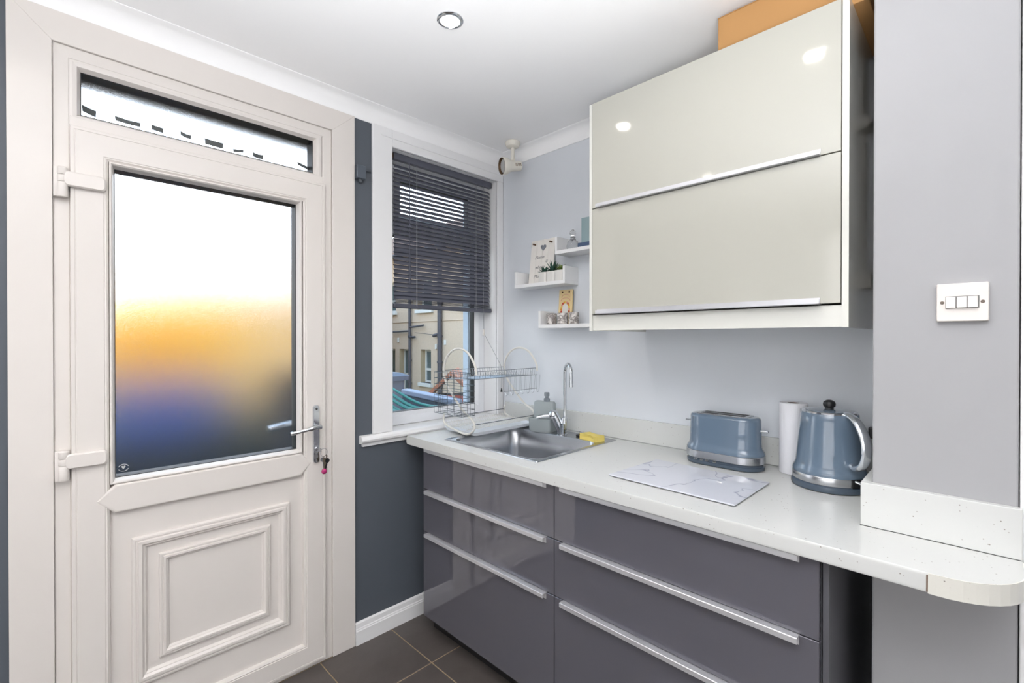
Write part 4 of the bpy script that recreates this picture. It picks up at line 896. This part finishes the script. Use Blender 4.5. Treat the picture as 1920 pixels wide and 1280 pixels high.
b = nb(); tube(b, [(-14.5, 7.9, 1.66), (-13.9, 7.9, 1.67), (-13.17, 7.9, 1.69)], 0.035, 8); tube(b, [(-13.17, 7.88, 1.82), (-12.25, 7.88, 1.88)], 0.035, 8); tube(b, [(-13.2, 7.88, 1.45), (-12.8, 7.88, 1.46)], 0.04, 8); tube(b, [(-12.8, 7.88, 1.62), (-11.3, 7.88, 1.52)], 0.008, 5); tube(b, [(-11.62, 7.87, 1.50), (-11.3, 7.87, 1.56)], 0.06, 8); obj('branch_pipe', b, 'pipe', fb, smooth=True)
for x, z in ((-14.1, 1.34), (-11.62, 1.12), (-11.1, 1.27)):
    b = nb(); bbox(b, x-0.05, x+0.05, 7.96, 8.0, z-0.09, z+0.09, 0.01); obj('wall_vent', b, 'stone', fb)
b = nb(); loft(b, [[(-24.3, 7.6, 4.65), (-24.3, 12.0, 7.0), (-24.3, 12.0, 6.9), (-24.3, 7.6, 4.5)], [(-6.7, 7.6, 4.65), (-6.7, 12.0, 7.0), (-6.7, 12.0, 6.9), (-6.7, 7.6, 4.5)]]); obj('roof', b, 'rooftile', fb)
b = nb(); tube(b, [(-24.3, 7.55, 4.5), (-6.7, 7.55, 4.5)], 0.08, 8); obj('gutter', b, 'pipe', fb)
# ochre house seen through the frosted door
oh = thing('ochre_house', 'ochre rendered house blurred behind the frosted door glass', 'house', (-16, 2.5, -1.1))
b = nb(); box(b, -20.0, -13.0, 1.3, 6.0, -1.1, 2.7); obj('wall', b, 'harltan', oh)
b = nb(); loft(b, [[(-20.2, 1.1, 2.7), (-16.5, 1.1, 3.6), (-12.8, 1.1, 2.7)], [(-20.2, 6.2, 2.7), (-16.5, 6.2, 3.6), (-12.8, 6.2, 2.7)]]); obj('roof', b, 'harltan', oh)
# yellow tree
yt = thing('autumn_tree', 'yellow autumn tree blurred behind the frosted door glass', 'tree', (-7.2, -0.9, -1.1))
b = nb(); tube(b, [(-7.2, -0.9, -1.1), (-7.15, -0.85, 0.6), (-7.2, -0.9, 1.4)], [0.12, 0.09, 0.05], 8); obj('trunk', b, 'bark', yt, smooth=True)
verts, faces = [], []
for k in range(5200):
    while True:
        p = Vector((random.uniform(-1, 1), random.uniform(-1, 1), random.uniform(-1, 1)))
        if p.length < 1: break
    p = Vector((-7.2+p.x*1.3, -0.75+p.y*1.45, 1.42+p.z*0.82)); a = Vector((random.gauss(0, 1), random.gauss(0, 1), random.gauss(0, 1))).normalized()*0.06; c_ = a.orthogonal().normalized()*0.045
    i = len(verts); verts += [p-a, p+c_, p+a, p-c_]; faces.append((i, i+1, i+2, i+3))
me = bpy.data.meshes.new('foliage'); me.from_pydata(verts, [], faces); me.materials.append(M['yellow']); o = bpy.data.objects.new('foliage', me); COL.objects.link(o); o.parent = yt; o.location = -yt.location; o['kind'] = 'stuff'
# hedge
hg_ = thing('garden_hedge', 'dark green hedge low behind the frosted door glass', 'hedge', (-6.0, -0.8, -1.1))
verts, faces = [], []
for k in range(3500):
    p = Vector((-5.9+random.uniform(-.4, .4), random.uniform(-2.6, 2.2), random.uniform(-1.1, 0.45))); a = Vector((random.gauss(0, 1), random.gauss(0, 1), random.gauss(0, 1))).normalized()*0.07; c_ = a.orthogonal().normalized()*0.05
    i = len(verts); verts += [p-a, p+c_, p+a, p-c_]; faces.append((i, i+1, i+2, i+3))
me = bpy.data.meshes.new('foliage'); me.from_pydata(verts, [], faces); me.materials.append(M['hedge']); o = bpy.data.objects.new('foliage', me); COL.objects.link(o); o.parent = hg_; o.location = -hg_.location; o['kind'] = 'stuff'
b = nb(); box(b, -6.2, -5.6, -2.6, 2.2, -1.1, 0.30); obj('inner_stems', b, 'hedge', hg_)
# blue storage box
bs = thing('storage_box', 'blue plastic garden box blurred behind the frosted door glass', 'box', (-3.4, -1.0, -0.152))
b = nb(); bbox(b, -3.9, -3.2, -1.62, -0.66, -0.15, 0.86, 0.03); obj('box_body', b, 'bluebox', bs); b = nb(); bbox(b, -3.95, -3.15, -1.66, -0.62, 0.862, 0.95, 0.03); obj('lid', b, 'bluebox', bs)
pl = thing('planter_hedge', 'low dark green planting along the bottom of the frosted glass', 'hedge', (-2.4, -0.9, -0.152))
verts, faces = [], []
for k in range(2500):
    p = Vector((-2.4+random.uniform(-.2, .2), random.uniform(-2.1, 0.1), random.uniform(-0.12, 0.62))); a = Vector((random.gauss(0, 1), random.gauss(0, 1), random.gauss(0, 1))).normalized()*0.05; c_ = a.orthogonal().normalized()*0.035
    i = len(verts); verts += [p-a, p+c_, p+a, p-c_]; faces.append((i, i+1, i+2, i+3))
me = bpy.data.meshes.new('foliage'); me.from_pydata(verts, [], faces); me.materials.append(M['hedge']); o = bpy.data.objects.new('foliage', me); COL.objects.link(o); o.parent = pl; o.location = -pl.location; o['kind'] = 'stuff'
b = nb(); bbox(b, -2.62, -2.2, -2.12, 0.12, -0.15, 0.25, 0.01); obj('trough', b, 'bin', pl)
ps = thing('fence_post', 'dark wooden post blurred at the right of the frosted glass', 'post', (-1.4, -0.62, -0.152))
b = nb(); bbox(b, -1.50, -1.30, -0.76, -0.56, -0.15, 1.14, 0.008); obj('post_shaft', b, 'wood', ps); b = nb(); bbox(b, -1.52, -1.28, -0.78, -0.54, 1.14, 1.17, 0.006); obj('post_cap', b, 'wood', ps)
# bins, hoses, little shed by the window
def wbin(x, y, w_, d_, ht, m1, m2, label):
    t = thing('wheelie_bin', label, 'bin', (x, y, -0.152), 'bins outside the window')
    b = nb(); loft(b, [rrect(x, y, w_*0.42, d_*0.42, 0.04, -0.150), rrect(x, y, w_*0.5, d_*0.5, 0.04, ht-0.08)]); obj('bin_body', b, m1, t)
    b = nb(); loft(b, [rrect(x, y, w_*0.56, d_*0.56, 0.05, ht-0.079), rrect(x, y, w_*0.57, d_*0.57, 0.05, ht-0.03), rrect(x, y, w_*0.45, d_*0.45, 0.04, ht)]); obj('bin_lid', b, m2, t)
wbin(-2.60, 0.56, 0.58, 0.56, 1.03, 'bin', 'bin', 'dark bin with domed lid at the left of the window view')
tb = thing('garden_wall', 'low dark garden wall with a pale grey coping outside the window', 'wall', (-1.12, 0.27, -0.152))
b = nb(); t_ = nb(); bbox(t_, -0.43, 0.43, -0.035, 0.035, -0.15, 0.905, 0.006); merge(b, t_, Matrix.Translation((-1.12, 0.30, 0)) @ Matrix.Rotation(R(-8), 4, 'Z')); obj('wall_body', b, mat('dark_wall_body', rgb(50, 60, 72), 0.8), tb)
b = nb(); t_ = nb(); bbox(t_, -0.44, 0.44, -0.045, 0.045, 0.907, 0.950, 0.008); merge(b, t_, Matrix.Translation((-1.12, 0.30, 0)) @ Matrix.Rotation(R(-8), 4, 'Z')); obj('coping', b, 'binlid', tb)
hs_ = thing('garden_hose', 'loops of teal garden hose draped outside the window', 'hose', (-0.75, -0.2, -0.152))
b = nb(); bbox(b, -1.02, -0.34, -0.72, 0.02, -0.15, 0.82, 0.01); obj('hose_trunk', b, mat('dark_hose_trunk', rgb(44, 56, 66), 0.7), hs_, label='dark box under the hose loops')
for k in range(14):
    b = nb(); j1 = random.uniform(-.014, .014)
    p0 = Vector((-1.02, -0.30-0.016*k, 1.150-0.026*k+j1)); p3 = Vector((-0.30-0.042*k, -0.10-0.028*k, 0.965-0.009*k))
    pts = [p0, p0.lerp(p3, .33)+Vector((0.0, 0, -0.030)), p0.lerp(p3, .66)+Vector((0.0, 0, -0.050+j1)), p3, p3+Vector((0.16, 0.02, 0.02))]
    tube(b, spline(pts, 6), 0.0105 if k % 3 else 0.0085, 8); obj('hose_loop', b, 'hose', hs_, smooth=True)
sh = thing('playhouse', 'small red-brown boarded playhouse with terracotta roof edge outside', 'shed', (-2.0, 1.35, -0.152))
A = Vector((-2.17, 1.0, 0)); B_ = Vector((-1.80, 1.37, 0)); ap = (A+B_)/2; bk = Vector((-0.5, 0.5, 0))
zc_ = 0.80
for k in range(12):
    z0 = -0.14 + k*0.0775
    if z0 > zc_+0.16: break
    b = nb(); f0 = max(0, (z0+0.073-zc_)/0.24) if z0+0.07 > zc_ else 0; a_ = A.lerp(ap, min(f0, .95)); c_ = B_.lerp(ap, min(f0, .95)); dn = Vector((0.02, -0.02, 0))
    P = [a_+dn, c_+dn, c_+bk*0.02, a_+bk*0.02]; loft(b, [[(p.x, p.y, z0) for p in P], [(p.x, p.y, z0+0.073) for p in P]]); obj('board', b, 'red', sh)
b = nb()
for s0, s1 in ((A, ap), (B_, ap)):
    d = (s0-s1).normalized()*0.05; p = [s0+d, s1]
    loft(b, [[(p[0].x, p[0].y, zc_-0.10), (p[1].x, p[1].y, zc_+0.20), (p[1].x, p[1].y, zc_+0.245), (p[0].x, p[0].y, zc_-0.05)], [(p[0].x+bk.x, p[0].y+bk.y, zc_-0.10), (p[1].x+bk.x, p[1].y+bk.y, zc_+0.20), (p[1].x+bk.x, p[1].y+bk.y, zc_+0.245), (p[0].x+bk.x, p[0].y+bk.y, zc_-0.05)]])
obj('roof', b, 'terracotta', sh)
b = nb(); P = [A+bk*.05, B_+bk*.05, B_+bk*.9, A+bk*.9]; loft(b, [[(p.x, p.y, -0.15) for p in P], [(p.x, p.y, zc_-0.06) for p in P]]); obj('inner_box', b, 'bark', sh)
